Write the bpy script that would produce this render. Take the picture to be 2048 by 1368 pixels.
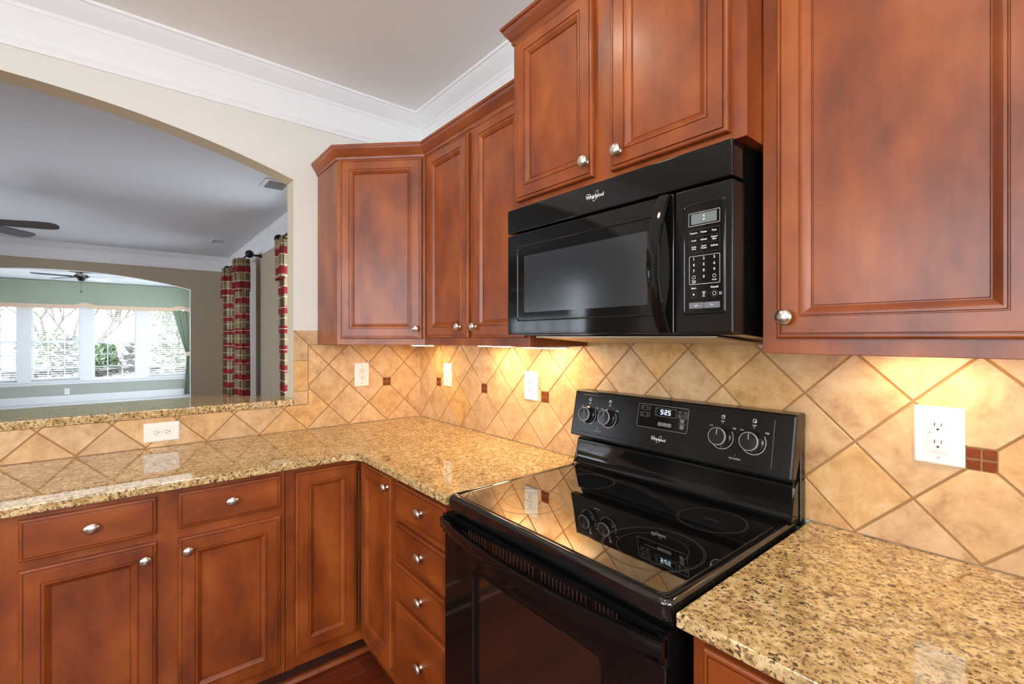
import bpy, bmesh, math, random
from mathutils import Vector, Matrix
random.seed(7)
S = bpy.context.scene
C = S.collection
for o in list(bpy.data.objects):
    bpy.data.objects.remove(o)

# ---------------------------------------------------------------- camera, world, lights, exposure
CAM = Vector((2.5528, -1.3816, 1.3953)); YAW = .6899; FPX = 931.7
cd = bpy.data.cameras.new('camera'); cam = bpy.data.objects.new('camera', cd); C.objects.link(cam)
cam.location = CAM
cd.sensor_width = 36; cd.lens = 36*FPX/2048; cd.clip_start = .02
cam.rotation_euler = (math.pi/2, 0, math.pi/2 - YAW)
cd.shift_y = (674.06-684)/2048
S.camera = cam
S.view_settings.view_transform = 'Standard'; S.view_settings.look = 'None'
S.view_settings.gamma = 1; S.view_settings.use_curve_mapping = False
S.view_settings.exposure = 0.10
S.cycles.use_denoising = True
S.cycles.max_bounces = 10; S.cycles.diffuse_bounces = 5; S.cycles.glossy_bounces = 5
S.cycles.transparent_max_bounces = 16; S.cycles.sample_clamp_indirect = 6
S.cycles.caustics_reflective = False; S.cycles.caustics_refractive = False

W = bpy.data.worlds.new('world'); S.world = W; W.use_nodes = True
bg = W.node_tree.nodes['Background']; bg.inputs[0].default_value = (.80, .90, 1.0, 1); bg.inputs[1].default_value = 5.5

def area(name, loc, rot, sx, sy, power, col=(1,1,1), portal=False, spread=None):
    l = bpy.data.lights.new(name, 'AREA'); l.shape = 'RECTANGLE'; l.size = sx; l.size_y = sy
    l.energy = power; l.color = col
    if portal: l.cycles.is_portal = True
    if spread: l.spread = spread
    o = bpy.data.objects.new(name, l); C.objects.link(o); o.location = loc; o.rotation_euler = rot
    return o
R90 = math.pi/2
DAY = (.93, .97, 1.0)
# daylight in the kitchen windows; living room and sunroom fills are added (an area light emits along its local -Z)
area('daylight_kitchen_rear', (4.72, -2.0, 1.70), (0, R90, 0), 1.4, 2.6, 44, DAY)
area('daylight_kitchen_side', (2.3, -4.32, 1.70), (R90, 0, 0), 2.4, 1.4, 40, DAY)
area('fill_living_side', (-3.6, -5.12, 1.45), (R90, 0, 0), 2.4, 1.7, 60, (.80,.88,1.0))  # added fill in an unseen window, brightens the living room
area('fill_sunroom_left', (-9.0, -5.12, 1.30), (R90, 0, 0), 3.0, 1.6, 13, (.86,.92,1.0))  # added to brighten the sunroom from an unseen left window
area('fill_sunroom_right', (-9.0, .12, 1.30), (-R90, 0, 0), 3.0, 1.6, 8, (.86,.92,1.0))  # second added sunroom fill, in an unseen right window
area('skylight_living_window', (-5.3, .16, 1.45), (-R90, 0, 0), .9, 1.7, 0, DAY, True)
area('skylight_living_window', (-2.25, .16, 1.45), (-R90, 0, 0), .9, 1.7, 0, DAY, True)
for yc in (-.6375, -1.598, -2.55, -3.486):
    area('skylight_sunroom_window', (-11.36, yc, 1.27), (0, -R90, 0), 1.64, .76, 0, DAY, True)

# ---------------------------------------------------------------- helpers
ABS = {}
class Fr:
    def __init__(s, o, r, n, up=(0,0,1)):
        s.o, s.r, s.n, s.u = Vector(o), Vector(r), Vector(n), Vector(up)
    def P(s, u, d, z): return s.o + s.r*u + s.n*d + s.u*z
ST = Fr((0,0,0), (1,0,0), (0,-1,0))          # stove wall: u = x, d out of the wall
LF = Fr((0,0,0), (0,1,0), (1,0,0))           # pass-through wall: u = y
q = 2**-.5
DG = Fr((.305,-.61,0), (q,q,0), (q,-q,0))    # diagonal corner cabinet face
WORLD = Fr((0,0,0), (1,0,0), (0,1,0))        # u=x d=y z=z

def NB(): return bmesh.new()
def face(bm, pts):
    vs = [bm.verts.new(p) for p in pts]
    try: return bm.faces.new(vs)
    except ValueError: return None
def box(bm, F, u0,u1,d0,d1,z0,z1, bev=0, seg=2):
    p = [F.P(u,d,z) for z in (z0,z1) for d in (d0,d1) for u in (u0,u1)]
    v = [bm.verts.new(x) for x in p]
    fs = [bm.faces.new([v[i] for i in f]) for f in ((0,1,3,2),(4,6,7,5),(0,4,5,1),(2,3,7,6),(0,2,6,4),(1,5,7,3))]
    if bev:
        es = list({e for f in fs for e in f.edges})
        bmesh.ops.bevel(bm, geom=es, offset=bev, segments=seg, affect='EDGES', profile=.6)
def prism(bm, pts, off):
    a = [bm.verts.new(p) for p in pts]; b = [bm.verts.new(Vector(p)+Vector(off)) for p in pts]
    n = len(a); bm.faces.new(a[::-1]); bm.faces.new(b)
    for i in range(n): bm.faces.new((a[i],a[(i+1)%n],b[(i+1)%n],b[i]))
def lathe(bm, prof, o, n, seg=20, sx=1.0, sxdir=None):
    n = Vector(n).normalized(); o = Vector(o)
    a = Vector(sxdir) if sxdir else (Vector((0,0,1)) if abs(n.z)<.9 else Vector((1,0,0)))
    a = (a - n*a.dot(n)).normalized(); b = n.cross(a)
    rings = []
    for r,h in prof:
        if r < 1e-6: rings.append([bm.verts.new(o+n*h)])
        else: rings.append([bm.verts.new(o+n*h+a*(r*sx*math.cos(2*math.pi*k/seg))+b*(r*math.sin(2*math.pi*k/seg))) for k in range(seg)])
    for A,B in zip(rings, rings[1:]):
        for k in range(seg):
            k2=(k+1)%seg
            if len(A)==1 and len(B)==1: continue
            if len(A)==1: bm.faces.new((A[0],B[k2],B[k]))
            elif len(B)==1: bm.faces.new((A[k],A[k2],B[0]))
            else: bm.faces.new((A[k],A[k2],B[k2],B[k]))
def tube(bm, pts, r, seg=8, closed=False):
    pts=[Vector(p) for p in pts]; n=len(pts); rings=[]
    for i,p in enumerate(pts):
        t = (pts[(i+1)%n]-pts[i-1]) if closed else (pts[min(i+1,n-1)]-pts[max(i-1,0)])
        t.normalize(); a = Vector((0,0,1)) if abs(t.z)<.9 else Vector((1,0,0))
        a=(a-t*a.dot(t)).normalized(); b=t.cross(a); rr = r[i] if isinstance(r,(list,tuple)) else r
        rings.append([bm.verts.new(p+a*rr*math.cos(2*math.pi*k/seg)+b*rr*math.sin(2*math.pi*k/seg)) for k in range(seg)])
    m = n if closed else n-1
    for i in range(m):
        A,B=rings[i],rings[(i+1)%n]
        for k in range(seg): bm.faces.new((A[k],A[(k+1)%seg],B[(k+1)%seg],B[k]))
    if not closed: bm.faces.new(rings[0][::-1]); bm.faces.new(rings[-1])
def sweep(bm, prof, path, closed=False):
    """prof: (out, up) pairs; path: list of (point, outdir) - mitre directions given; up=+Z"""
    rows=[[bm.verts.new(Vector(p)+Vector(o)*a+Vector((0,0,b))) for a,b in prof] for p,o in path]
    for A,B in zip(rows,rows[1:]):
        for i in range(len(prof)-1): bm.faces.new((A[i],B[i],B[i+1],A[i+1]))
    for R in (rows[0],rows[-1]):
        if len(R)>2:
            try: bm.faces.new(R)
            except ValueError: pass
def obj(name, bm, mat, parent=None, label=None, cat=None, group=None, kind=None, smooth=35, recenter=True):
    bmesh.ops.recalc_face_normals(bm, faces=bm.faces[:])
    me = bpy.data.meshes.new(name)
    if recenter and len(bm.verts):
        lo = Vector([min(v.co[i] for v in bm.verts) for i in range(3)]); hi = Vector([max(v.co[i] for v in bm.verts) for i in range(3)])
        c = (lo+hi)/2; c.z = lo.z
        for v in bm.verts: v.co -= c
    else: c = Vector((0,0,0))
    bm.to_mesh(me); bm.free()
    for m in (mat if isinstance(mat,(list,tuple)) else [mat]): me.materials.append(m)
    if smooth:
        me.polygons.foreach_set('use_smooth',[True]*len(me.polygons)); me.set_sharp_from_angle(angle=math.radians(smooth))
    wn = smooth and len(me.polygons)<3000
    o = bpy.data.objects.new(name, me); C.objects.link(o)
    if wn:
        w_=o.modifiers.new('weighted_normals','WEIGHTED_NORMAL'); w_.keep_sharp=True; w_.weight=100
    ABS[o.name] = c.copy()
    if parent: o.parent = parent; o.location = c - ABS[parent.name]
    else: o.location = c
    if label: o['label']=label
    if cat: o['category']=cat
    if group: o['group']=group
    if kind: o['kind']=kind
    return o
def thing(name, loc, label, cat, group=None):
    o = bpy.data.objects.new(name, None); C.objects.link(o); o.location = loc; o.empty_display_size=.05
    ABS[o.name] = Vector(loc); o['label']=label; o['category']=cat
    if group: o['group']=group
    return o
def struct(name, bm, mat, parent=None, smooth=35):
    return obj(name, bm, mat, parent, kind='structure', smooth=smooth, recenter=False)
def text_into(bm, items, F, d, depth=0.0003, bold=0.0):
    """items: (string, u, z, size, align) written as flat raised lettering in the frame's plane"""
    dg = bpy.context.evaluated_depsgraph_get()
    for s,u,z,size,al in items:
        cu = bpy.data.curves.new('t','FONT'); cu.body=s; cu.size=size; cu.align_x=al; cu.align_y='CENTER'; cu.resolution_u=2; cu.offset = bold
        ob = bpy.data.objects.new('t',cu); C.objects.link(ob)
        dg.update(); me = bpy.data.meshes.new_from_object(ob.evaluated_get(dg))
        vs=[bm.verts.new(F.P(u+v.co.x, d+depth, z+v.co.y)) for v in me.vertices]
        for p in me.polygons:
            try: bm.faces.new([vs[i] for i in p.vertices])
            except ValueError: pass
        bpy.data.objects.remove(ob); bpy.data.curves.remove(cu); bpy.data.meshes.remove(me)
def rrect(u0,u1,z0,z1,r,n=5):
    pts=[]
    for cx,cz,a0 in ((u1-r,z1-r,0),(u0+r,z1-r,90),(u0+r,z0+r,180),(u1-r,z0+r,270)):
        for k in range(n+1):
            a=math.radians(a0+90*k/n); pts.append((cx+r*math.cos(a),cz+r*math.sin(a)))
    return pts
def outline(bm, pts, F, d, w):
    """thin printed closed line of width w"""
    n=len(pts); cx=sum(p[0] for p in pts)/n; cz=sum(p[1] for p in pts)/n
    ins=[]
    for i in range(n):
        a=Vector(pts[i-1]); b=Vector(pts[i]); c=Vector(pts[(i+1)%n])
        t=(c-a); t=t.normalized() if t.length>1e-9 else Vector((1,0)); nn=Vector((-t.y,t.x)); ins.append(b+nn*w)
    A=[bm.verts.new(F.P(p[0],d,p[1])) for p in pts]; B=[bm.verts.new(F.P(p.x,d,p.y)) for p in ins]
    for i in range(n):
        j=(i+1)%n; bm.faces.new((A[i],A[j],B[j],B[i]))
def arc_strip(bm, F, d, cu, cz, r, a0, a1, w, n=40):
    A=[];B=[]
    for k in range(n+1):
        a=math.radians(a0+(a1-a0)*k/n); A.append(bm.verts.new(F.P(cu+r*math.cos(a),d,cz+r*math.sin(a)))); B.append(bm.verts.new(F.P(cu+(r-w)*math.cos(a),d,cz+(r-w)*math.sin(a))))
    for k in range(n): bm.faces.new((A[k],A[k+1],B[k+1],B[k]))
def flat(bm, pts, F, d): face(bm,[F.P(u,d,z) for u,z in pts])

# ---------------------------------------------------------------- materials
def srgb(r,g,b):
    f=lambda c: (c/12.92 if c<=.04045 else ((c+.055)/1.055)**2.4)
    return (f(r/255),f(g/255),f(b/255),1)
def newmat(name):
    m=bpy.data.materials.new(name); m.use_nodes=True; nt=m.node_tree
    return m, nt, nt.nodes['Principled BSDF']
def N(nt,t,**kw):
    n=nt.nodes.new(t)
    for k,v in kw.items(): setattr(n,k,v)
    return n
def plain(name,col,rough=.5,metal=0,ior=None,coat=0,var=.0,scale=30,bump=0,bscale=200,coatr=.05):
    m,nt,b=newmat(name); b.inputs['Base Color'].default_value=col; b.inputs['Roughness'].default_value=rough; b.inputs['Metallic'].default_value=metal
    if ior: b.inputs['IOR'].default_value=ior
    if coat: b.inputs['Coat Weight'].default_value=coat; b.inputs['Coat Roughness'].default_value=coatr
    tc=N(nt,'ShaderNodeTexCoord')
    nz=N(nt,'ShaderNodeTexNoise'); nz.inputs['Scale'].default_value=scale; nz.inputs['Detail'].default_value=4
    nt.links.new(tc.outputs['Object'],nz.inputs['Vector'])
    mx=N(nt,'ShaderNodeMix',data_type='RGBA'); mx.inputs[6].default_value=tuple(c*(1-var) for c in col[:3])+(1,); mx.inputs[7].default_value=tuple(min(1,c*(1+var)) for c in col[:3])+(1,)
    nt.links.new(nz.outputs['Fac'],mx.inputs[0]); nt.links.new(mx.outputs[2],b.inputs['Base Color'])
    if bump:
        n2=N(nt,'ShaderNodeTexNoise'); n2.inputs['Scale'].default_value=bscale; nt.links.new(tc.outputs['Object'],n2.inputs['Vector'])
        bp=N(nt,'ShaderNodeBump'); bp.inputs['Strength'].default_value=bump; bp.inputs['Distance'].default_value=.002
        nt.links.new(n2.outputs['Fac'],bp.inputs['Height']); nt.links.new(bp.outputs['Normal'],b.inputs['Normal'])
    return m
def ramp(nt,fac,stops):
    r=N(nt,'ShaderNodeValToRGB'); e=r.color_ramp.elements
    while len(e)<len(stops): e.new(.5)
    for x,(p,c) in zip(e,stops): x.position=p; x.color=c
    nt.links.new(fac,r.inputs[0]); return r
def emit(name,col,strength):
    m,nt,b=newmat(name); b.inputs['Base Color'].default_value=(0,0,0,1); b.inputs['Emission Color'].default_value=col; b.inputs['Emission Strength'].default_value=strength
    return m

def wood(name, dark, mid, light, along='z'):
    m,nt,b=newmat(name)
    tc=N(nt,'ShaderNodeTexCoord'); oi=N(nt,'ShaderNodeObjectInfo')
    mp=N(nt,'ShaderNodeMapping'); sc={'z':(1,1,.5),'x':(.5,1,1),'y':(1,.5,1)}[along]; mp.inputs['Scale'].default_value=sc
    ad=N(nt,'ShaderNodeVectorMath',operation='ADD'); ml=N(nt,'ShaderNodeMath',operation='MULTIPLY'); ml.inputs[1].default_value=37.0
    nt.links.new(oi.outputs['Random'],ml.inputs[0]); nt.links.new(tc.outputs['Object'],ad.inputs[0]); nt.links.new(ml.outputs[0],ad.inputs[1]); nt.links.new(ad.outputs[0],mp.inputs['Vector'])
    n1=N(nt,'ShaderNodeTexNoise'); n1.inputs['Scale'].default_value=8; n1.inputs['Detail'].default_value=3; n1.inputs['Roughness'].default_value=.55
    n2=N(nt,'ShaderNodeTexNoise'); n2.inputs['Scale'].default_value=120; n2.inputs['Detail'].default_value=4
    mp2=N(nt,'ShaderNodeMapping'); mp2.inputs['Scale'].default_value={'z':(1,1,.06),'x':(.06,1,1),'y':(1,.06,1)}[along]
    nt.links.new(ad.outputs[0],mp2.inputs['Vector']); nt.links.new(mp.outputs[0],n1.inputs['Vector']); nt.links.new(mp2.outputs[0],n2.inputs['Vector'])
    mx=N(nt,'ShaderNodeMath',operation='MULTIPLY_ADD'); mx.inputs[1].default_value=.10; nt.links.new(n2.outputs['Fac'],mx.inputs[0])
    s=N(nt,'ShaderNodeMath',operation='MULTIPLY'); s.inputs[1].default_value=.92; nt.links.new(n1.outputs['Fac'],s.inputs[0]); nt.links.new(s.outputs[0],mx.inputs[2])
    r=ramp(nt,mx.outputs[0],[(.30,dark),(.5,mid),(.70,light)])
    nt.links.new(r.outputs[0],b.inputs['Base Color']); b.inputs['Roughness'].default_value=.38
    b.inputs['Coat Weight'].default_value=.12; b.inputs['Coat Roughness'].default_value=.18
    bp=N(nt,'ShaderNodeBump'); bp.inputs['Strength'].default_value=.05; bp.inputs['Distance'].default_value=.001
    nt.links.new(n2.outputs['Fac'],bp.inputs['Height']); nt.links.new(bp.outputs[0],b.inputs['Normal'])
    return m
M={}
M['wood']=wood('cherry_wood', srgb(100,42,12), srgb(134,62,18), srgb(160,84,30))
M['wood_h']=wood('cherry_wood_horizontal', srgb(98,41,12), srgb(129,59,18), srgb(155,80,29),'x')
M['wood_hy']=wood('cherry_wood_sideways', srgb(98,41,12), srgb(129,59,18), srgb(155,80,29),'y')
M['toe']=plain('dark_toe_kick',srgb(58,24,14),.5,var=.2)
M['nickel']=plain('brushed_nickel',(.72,.66,.58,1),.28,1,var=.06,scale=80)
M['paint']=plain('offwhite_paint',srgb(224,222,214),.75,var=.015,scale=3,bump=.06,bscale=400)
M['ceil']=plain('ceiling_paint',srgb(244,242,238),.85,var=.01,scale=3,bump=.05,bscale=300)
M['ceil2']=plain('living_ceiling_paint',srgb(222,223,226),.85,var=.01,scale=3)
M['trim']=plain('white_trim_paint',srgb(238,238,238),.4,var=.01)
M['beige']=plain('beige_jamb_paint',srgb(214,202,176),.7,var=.02,scale=4)
M['tan']=plain('tan_wall_paint',srgb(176,160,136),.8,var=.02,scale=3,bump=.04,bscale=400)
M['sage']=plain('sage_wall_paint',srgb(176,178,168),.8,var=.02,scale=3)
M['black']=plain('black_gloss_enamel',(.004,.004,.004,1),.06,ior=1.45,var=.1)
M['blackglass']=plain('black_ceramic_glass',(.004,.004,.004,1),.02,ior=3.5,var=.1)
M['blackmatte']=plain('black_satin_plastic',(.010,.009,.009,1),.22,var=.1)
M['panelblack']=plain('black_control_panel',(.008,.006,.0055,1),.2,ior=1.38,var=.1)
M['darkgap']=plain('dark_recess',(.004,.004,.004,1),.6,var=.1)
M['slot']=plain('vent_slot_metal',(.10,.09,.085,1),.35,.6,var=.1)
M['legend']=plain('white_print',srgb(225,222,220),.5,var=.02)
M['legendgrey']=plain('grey_print',srgb(150,148,148),.5,var=.02)
M['ring']=plain('grey_ring_print',srgb(78,72,68),.35,var=.02)
M['greybutton']=plain('grey_button',srgb(105,106,110),.4,var=.03)
M['lcd']=plain('grey_lcd',srgb(112,118,116),.2,var=.04)
M['blueled']=emit('blue_white_led',(.62,.80,1,1),2.2)
M['redled']=plain('red_indicator',srgb(150,40,25),.3)
M['plate']=plain('white_plate_plastic',srgb(243,240,234),.35,var=.01)
M['device']=plain('white_device_plastic',srgb(236,233,226),.4,var=.01)
M['hole']=plain('outlet_hole',srgb(40,34,30),.6)
M['screw']=plain('screw_paint',srgb(196,193,187),.4,.2)
M['lightcase']=plain('white_fixture_case',srgb(235,232,225),.5,var=.02)
M['warmled']=emit('warm_diffuser',(1,.70,.37,1),52)
M['canled']=emit('warm_white_lens',(1,.86,.68,1),95)
M['underpan']=plain('grey_metal_underside',srgb(190,178,160),.32,.7,var=.05)
M['winframe']=plain('white_window_frame',srgb(236,238,240),.4,var=.01)
M['blind']=plain('white_blind_vinyl',srgb(238,240,242),.5,var=.01)
M['bronze']=plain('dark_bronze',(.012,.010,.010,1),.35,.5,var=.1)
M['fanblade']=plain('dark_fan_blade',srgb(58,50,48),.4,var=.1,scale=14)
M['fanlit']=plain('lit_fan_blade',srgb(226,228,230),.4,var=.02)  # dark blades made pale: light on their undersides put into the colour
M['vent']=plain('white_vent_metal',srgb(222,224,226),.45,var=.02)
M['lining']=plain('white_curtain_lining',srgb(226,224,220),.8,var=.02)
M['sagefab']=plain('sage_green_fabric',srgb(156,166,144),.85,var=.08,scale=14,bump=.15,bscale=500)
M['peach']=plain('peach_trim_fabric',srgb(222,190,164),.85,var=.03,scale=30)
M['carpet']=plain('white_carpet',srgb(214,214,216),.95,var=.05,scale=200,bump=.4,bscale=700)
M['ground']=plain('pale_ground',srgb(196,192,180),.95,var=.12,scale=4)
M['leaf']=plain('green_leaf',srgb(132,148,118),.6,var=.3,scale=6)
M['bark']=plain('grey_bark',srgb(128,116,104),.9,var=.25,scale=18)

def glassmat():
    m,nt,b=newmat('window_glass'); nt.nodes.remove(b); out=nt.nodes['Material Output']
    t=N(nt,'ShaderNodeBsdfTransparent'); g=N(nt,'ShaderNodeBsdfGlossy'); g.inputs['Roughness'].default_value=.02
    f=N(nt,'ShaderNodeFresnel'); f.inputs['IOR'].default_value=1.45; mx=N(nt,'ShaderNodeMixShader')
    nt.links.new(f.outputs[0],mx.inputs[0]); nt.links.new(t.outputs[0],mx.inputs[1]); nt.links.new(g.outputs[0],mx.inputs[2]); nt.links.new(mx.outputs[0],out.inputs[0])
    return m
M['glass']=glassmat()

def granite(name, warm=1.0):
    m,nt,b=newmat(name); tc=N(nt,'ShaderNodeTexCoord')
    def noise(sc,det=3,rough=.6):
        n=N(nt,'ShaderNodeTexNoise'); n.inputs['Scale'].default_value=sc; n.inputs['Detail'].default_value=det; n.inputs['Roughness'].default_value=rough
        nt.links.new(tc.outputs['Object'],n.inputs['Vector']); return n
    base=ramp(nt,noise(52,5,.7).outputs['Fac'],[(.32,srgb(146,116,74)),(.43,srgb(192,160,108)),(.54,srgb(220,190,136)),(.70,srgb(238,218,178))])
    big=ramp(nt,noise(11,3).outputs['Fac'],[(.36,(.80,.77,.72,1)),(.62,(1.05,1.03,1.0,1))])
    m1=N(nt,'ShaderNodeMix',data_type='RGBA',blend_type='MULTIPLY'); m1.inputs[0].default_value=.8
    nt.links.new(base.outputs[0],m1.inputs[6]); nt.links.new(big.outputs[0],m1.inputs[7])
    cur=m1.outputs[2]
    for sc,lo,hi,col in ((110,.57,.64,srgb(138,108,70)),(95,.60,.66,srgb(96,74,50)),(170,.63,.68,srgb(58,48,38)),(60,.645,.69,srgb(74,56,38))):
        r=ramp(nt,noise(sc,2,.5).outputs['Fac'],[(lo,(0,0,0,1)),(hi,(1,1,1,1))])
        mx=N(nt,'ShaderNodeMix',data_type='RGBA'); nt.links.new(r.outputs[0],mx.inputs[0]); nt.links.new(cur,mx.inputs[6]); mx.inputs[7].default_value=col; cur=mx.outputs[2]
    nt.links.new(cur,b.inputs['Base Color']); b.inputs['Roughness'].default_value=.035; b.inputs['IOR'].default_value=2.0
    return m
M['granite']=granite('speckled_gold_granite')

def tilemat(name, base=(222,186,138)):
    m,nt,b=newmat(name); tc=N(nt,'ShaderNodeTexCoord'); at=N(nt,'ShaderNodeAttribute',attribute_name='tile')
    ad=N(nt,'ShaderNodeVectorMath',operation='MULTIPLY_ADD'); ad.inputs[1].default_value=(13,17,11)
    nt.links.new(at.outputs['Color'],ad.inputs[0]); nt.links.new(tc.outputs['Object'],ad.inputs[2])
    n1=N(nt,'ShaderNodeTexNoise'); n1.inputs['Scale'].default_value=15; n1.inputs['Detail'].default_value=8; n1.inputs['Roughness'].default_value=.68; n1.inputs['Distortion'].default_value=.3
    nt.links.new(ad.outputs[0],n1.inputs['Vector'])
    r=ramp(nt,n1.outputs['Fac'],[(.28,srgb(172,128,82)),(.44,srgb(206,163,111)),(.58,srgb(221,181,130)),(.74,srgb(233,203,159))])
    sp=N(nt,'ShaderNodeSeparateColor'); nt.links.new(at.outputs['Color'],sp.inputs[0])
    hs=N(nt,'ShaderNodeHueSaturation'); mr=N(nt,'ShaderNodeMapRange'); mr.inputs[3].default_value=.91; mr.inputs[4].default_value=1.06
    nt.links.new(sp.outputs[0],mr.inputs[0]); nt.links.new(mr.outputs[0],hs.inputs['Value'])
    mr2=N(nt,'ShaderNodeMapRange'); mr2.inputs[3].default_value=.92; mr2.inputs[4].default_value=1.10; nt.links.new(sp.outputs[1],mr2.inputs[0]); nt.links.new(mr2.outputs[0],hs.inputs['Saturation'])
    nt.links.new(r.outputs[0],hs.inputs['Color']); nt.links.new(hs.outputs[0],b.inputs['Base Color'])
    b.inputs['Roughness'].default_value=.30
    n3=N(nt,'ShaderNodeTexNoise'); n3.inputs['Scale'].default_value=60; n3.inputs['Detail'].default_value=5; nt.links.new(ad.outputs[0],n3.inputs['Vector'])
    bp=N(nt,'ShaderNodeBump'); bp.inputs['Strength'].default_value=.10; bp.inputs['Distance'].default_value=.002; nt.links.new(n3.outputs['Fac'],bp.inputs['Height']); nt.links.new(bp.outputs[0],b.inputs['Normal'])
    return m
M['tile']=tilemat('beige_stone_tile')
M['grout']=plain('brown_grout',srgb(164,124,82),.85,var=.08,scale=60)
M['amber']=plain('amber_glass_mosaic',srgb(120,54,14),.25,ior=1.4,var=.45,scale=70)

def floormat():
    m,nt,b=newmat('cherry_plank_floor'); tc=N(nt,'ShaderNodeTexCoord')
    mp=N(nt,'ShaderNodeMapping'); mp.inputs['Rotation'].default_value=(0,0,R90)
    nt.links.new(tc.outputs['Object'],mp.inputs['Vector'])
    br=N(nt,'ShaderNodeTexBrick'); br.inputs['Scale'].default_value=1; br.inputs['Brick Width'].default_value=.62; br.inputs['Row Height'].default_value=.083
    br.inputs['Mortar Size'].default_value=.0012; br.inputs['Color1'].default_value=srgb(92,36,20); br.inputs['Color2'].default_value=srgb(124,52,28); br.inputs['Mortar'].default_value=srgb(150,84,58); br.offset=.37
    nt.links.new(mp.outputs[0],br.inputs['Vector'])
    nz=N(nt,'ShaderNodeTexNoise'); nz.inputs['Scale'].default_value=40; mp2=N(nt,'ShaderNodeMapping'); mp2.inputs['Scale'].default_value=(1,.1,1); nt.links.new(tc.outputs['Object'],mp2.inputs[0]); nt.links.new(mp2.outputs[0],nz.inputs['Vector'])
    mx=N(nt,'ShaderNodeMix',data_type='RGBA',blend_type='MULTIPLY'); mx.inputs[0].default_value=.6
    r=ramp(nt,nz.outputs['Fac'],[(.3,(.6,.55,.5,1)),(.7,(1.1,1.05,1,1))]); nt.links.new(br.outputs['Color'],mx.inputs[6]); nt.links.new(r.outputs[0],mx.inputs[7])
    nt.links.new(mx.outputs[2],b.inputs['Base Color']); b.inputs['Roughness'].default_value=.28
    return m
M['floor']=floormat()

def plaid():
    m,nt,b=newmat('plaid_fabric'); uv=N(nt,'ShaderNodeUVMap'); sp=N(nt,'ShaderNodeSeparateXYZ'); nt.links.new(uv.outputs[0],sp.inputs[0])
    def band(src,period,width,off=0.0):
        a=N(nt,'ShaderNodeMath',operation='MULTIPLY_ADD'); a.inputs[1].default_value=1/period; a.inputs[2].default_value=off; nt.links.new(src,a.inputs[0])
        f=N(nt,'ShaderNodeMath',operation='FRACT'); nt.links.new(a.outputs[0],f.inputs[0]); l=N(nt,'ShaderNodeMath',operation='LESS_THAN'); l.inputs[1].default_value=width; nt.links.new(f.outputs[0],l.inputs[0]); return l.outputs[0]
    def mix(fac,a,col,bt='MIX',k=None):
        x=N(nt,'ShaderNodeMix',data_type='RGBA',blend_type=bt); x.inputs[7].default_value=col
        if k is not None:
            kk=N(nt,'ShaderNodeMath',operation='MULTIPLY'); kk.inputs[1].default_value=k; nt.links.new(fac,kk.inputs[0]); fac=kk.outputs[0]
        nt.links.new(fac,x.inputs[0]); 
        if isinstance(a,tuple): x.inputs[6].default_value=a
        else: nt.links.new(a,x.inputs[6])
        return x.outputs[2]
    U,V=sp.outputs[0],sp.outputs[1]
    c=mix(band(U,.15,.42),srgb(158,136,100),srgb(98,76,46))
    c=mix(band(U,.075,.10,.2),c,srgb(216,204,174),k=.5)
    c=mix(band(V,.205,.38),c,srgb(138,22,32))
    c=mix(band(V,.11,.07,.55),c,srgb(220,208,180),k=.8)
    c=mix(band(U,.15,.12,.55),c,srgb(110,40,40),'MULTIPLY',k=.6)
    nt.links.new(c,b.inputs['Base Color']); b.inputs['Roughness'].default_value=.85
    return m
M['plaid']=plaid()
def stonemat():
    m,nt,b=newmat('grey_fieldstone'); tc=N(nt,'ShaderNodeTexCoord'); mp=N(nt,'ShaderNodeMapping'); mp.inputs['Scale'].default_value=(1,1,2.4); nt.links.new(tc.outputs['Object'],mp.inputs[0])
    v=N(nt,'ShaderNodeTexVoronoi'); v.inputs['Scale'].default_value=5; nt.links.new(mp.outputs[0],v.inputs['Vector'])
    sp=N(nt,'ShaderNodeSeparateColor'); nt.links.new(v.outputs['Color'],sp.inputs[0])
    r=ramp(nt,sp.outputs[0],[(0,srgb(88,86,84)),(.5,srgb(140,136,130)),(1,srgb(196,190,182))])
    v2=N(nt,'ShaderNodeTexVoronoi',feature='DISTANCE_TO_EDGE'); v2.inputs['Scale'].default_value=5; nt.links.new(mp.outputs[0],v2.inputs['Vector'])
    r2=ramp(nt,v2.outputs['Distance'],[(.02,(.25,.25,.25,1)),(.08,(1,1,1,1))])
    mx=N(nt,'ShaderNodeMix',data_type='RGBA',blend_type='MULTIPLY'); mx.inputs[0].default_value=1; nt.links.new(r.outputs[0],mx.inputs[6]); nt.links.new(r2.outputs[0],mx.inputs[7])
    nt.links.new(mx.outputs[2],b.inputs['Base Color']); b.inputs['Roughness'].default_value=.9
    return m
M['stone']=stonemat()

# ================================================================ SETTING
CEIL=2.73; T=.116
KX1,KY0 = 4.6,-4.2
def slab(name,x0,x1,y0,y1,z0,z1,mat):
    bm=NB(); box(bm,WORLD,x0,x1,y0,y1,z0,z1); return struct(name,bm,mat,smooth=0)
slab('floor',-6.66,KX1+.12,-5.12,.12,-.1,0,M['floor'])
slab('floor_sunroom',-11.32,-6.66,-5.12,.12,-.1,0.0,M['carpet'])
slab('ceiling_kitchen',-T/2,KX1+.12,KY0-.12,.12,CEIL,CEIL+.1,M['ceil'])
slab('ceiling_living',-6.66,-T/2,-5.12,.12,CEIL,CEIL+.1,M['ceil2'])
slab('ceiling_sunroom',-11.32,-6.66,-5.12,.12,2.585,2.685,M['ceil2'])

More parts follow.
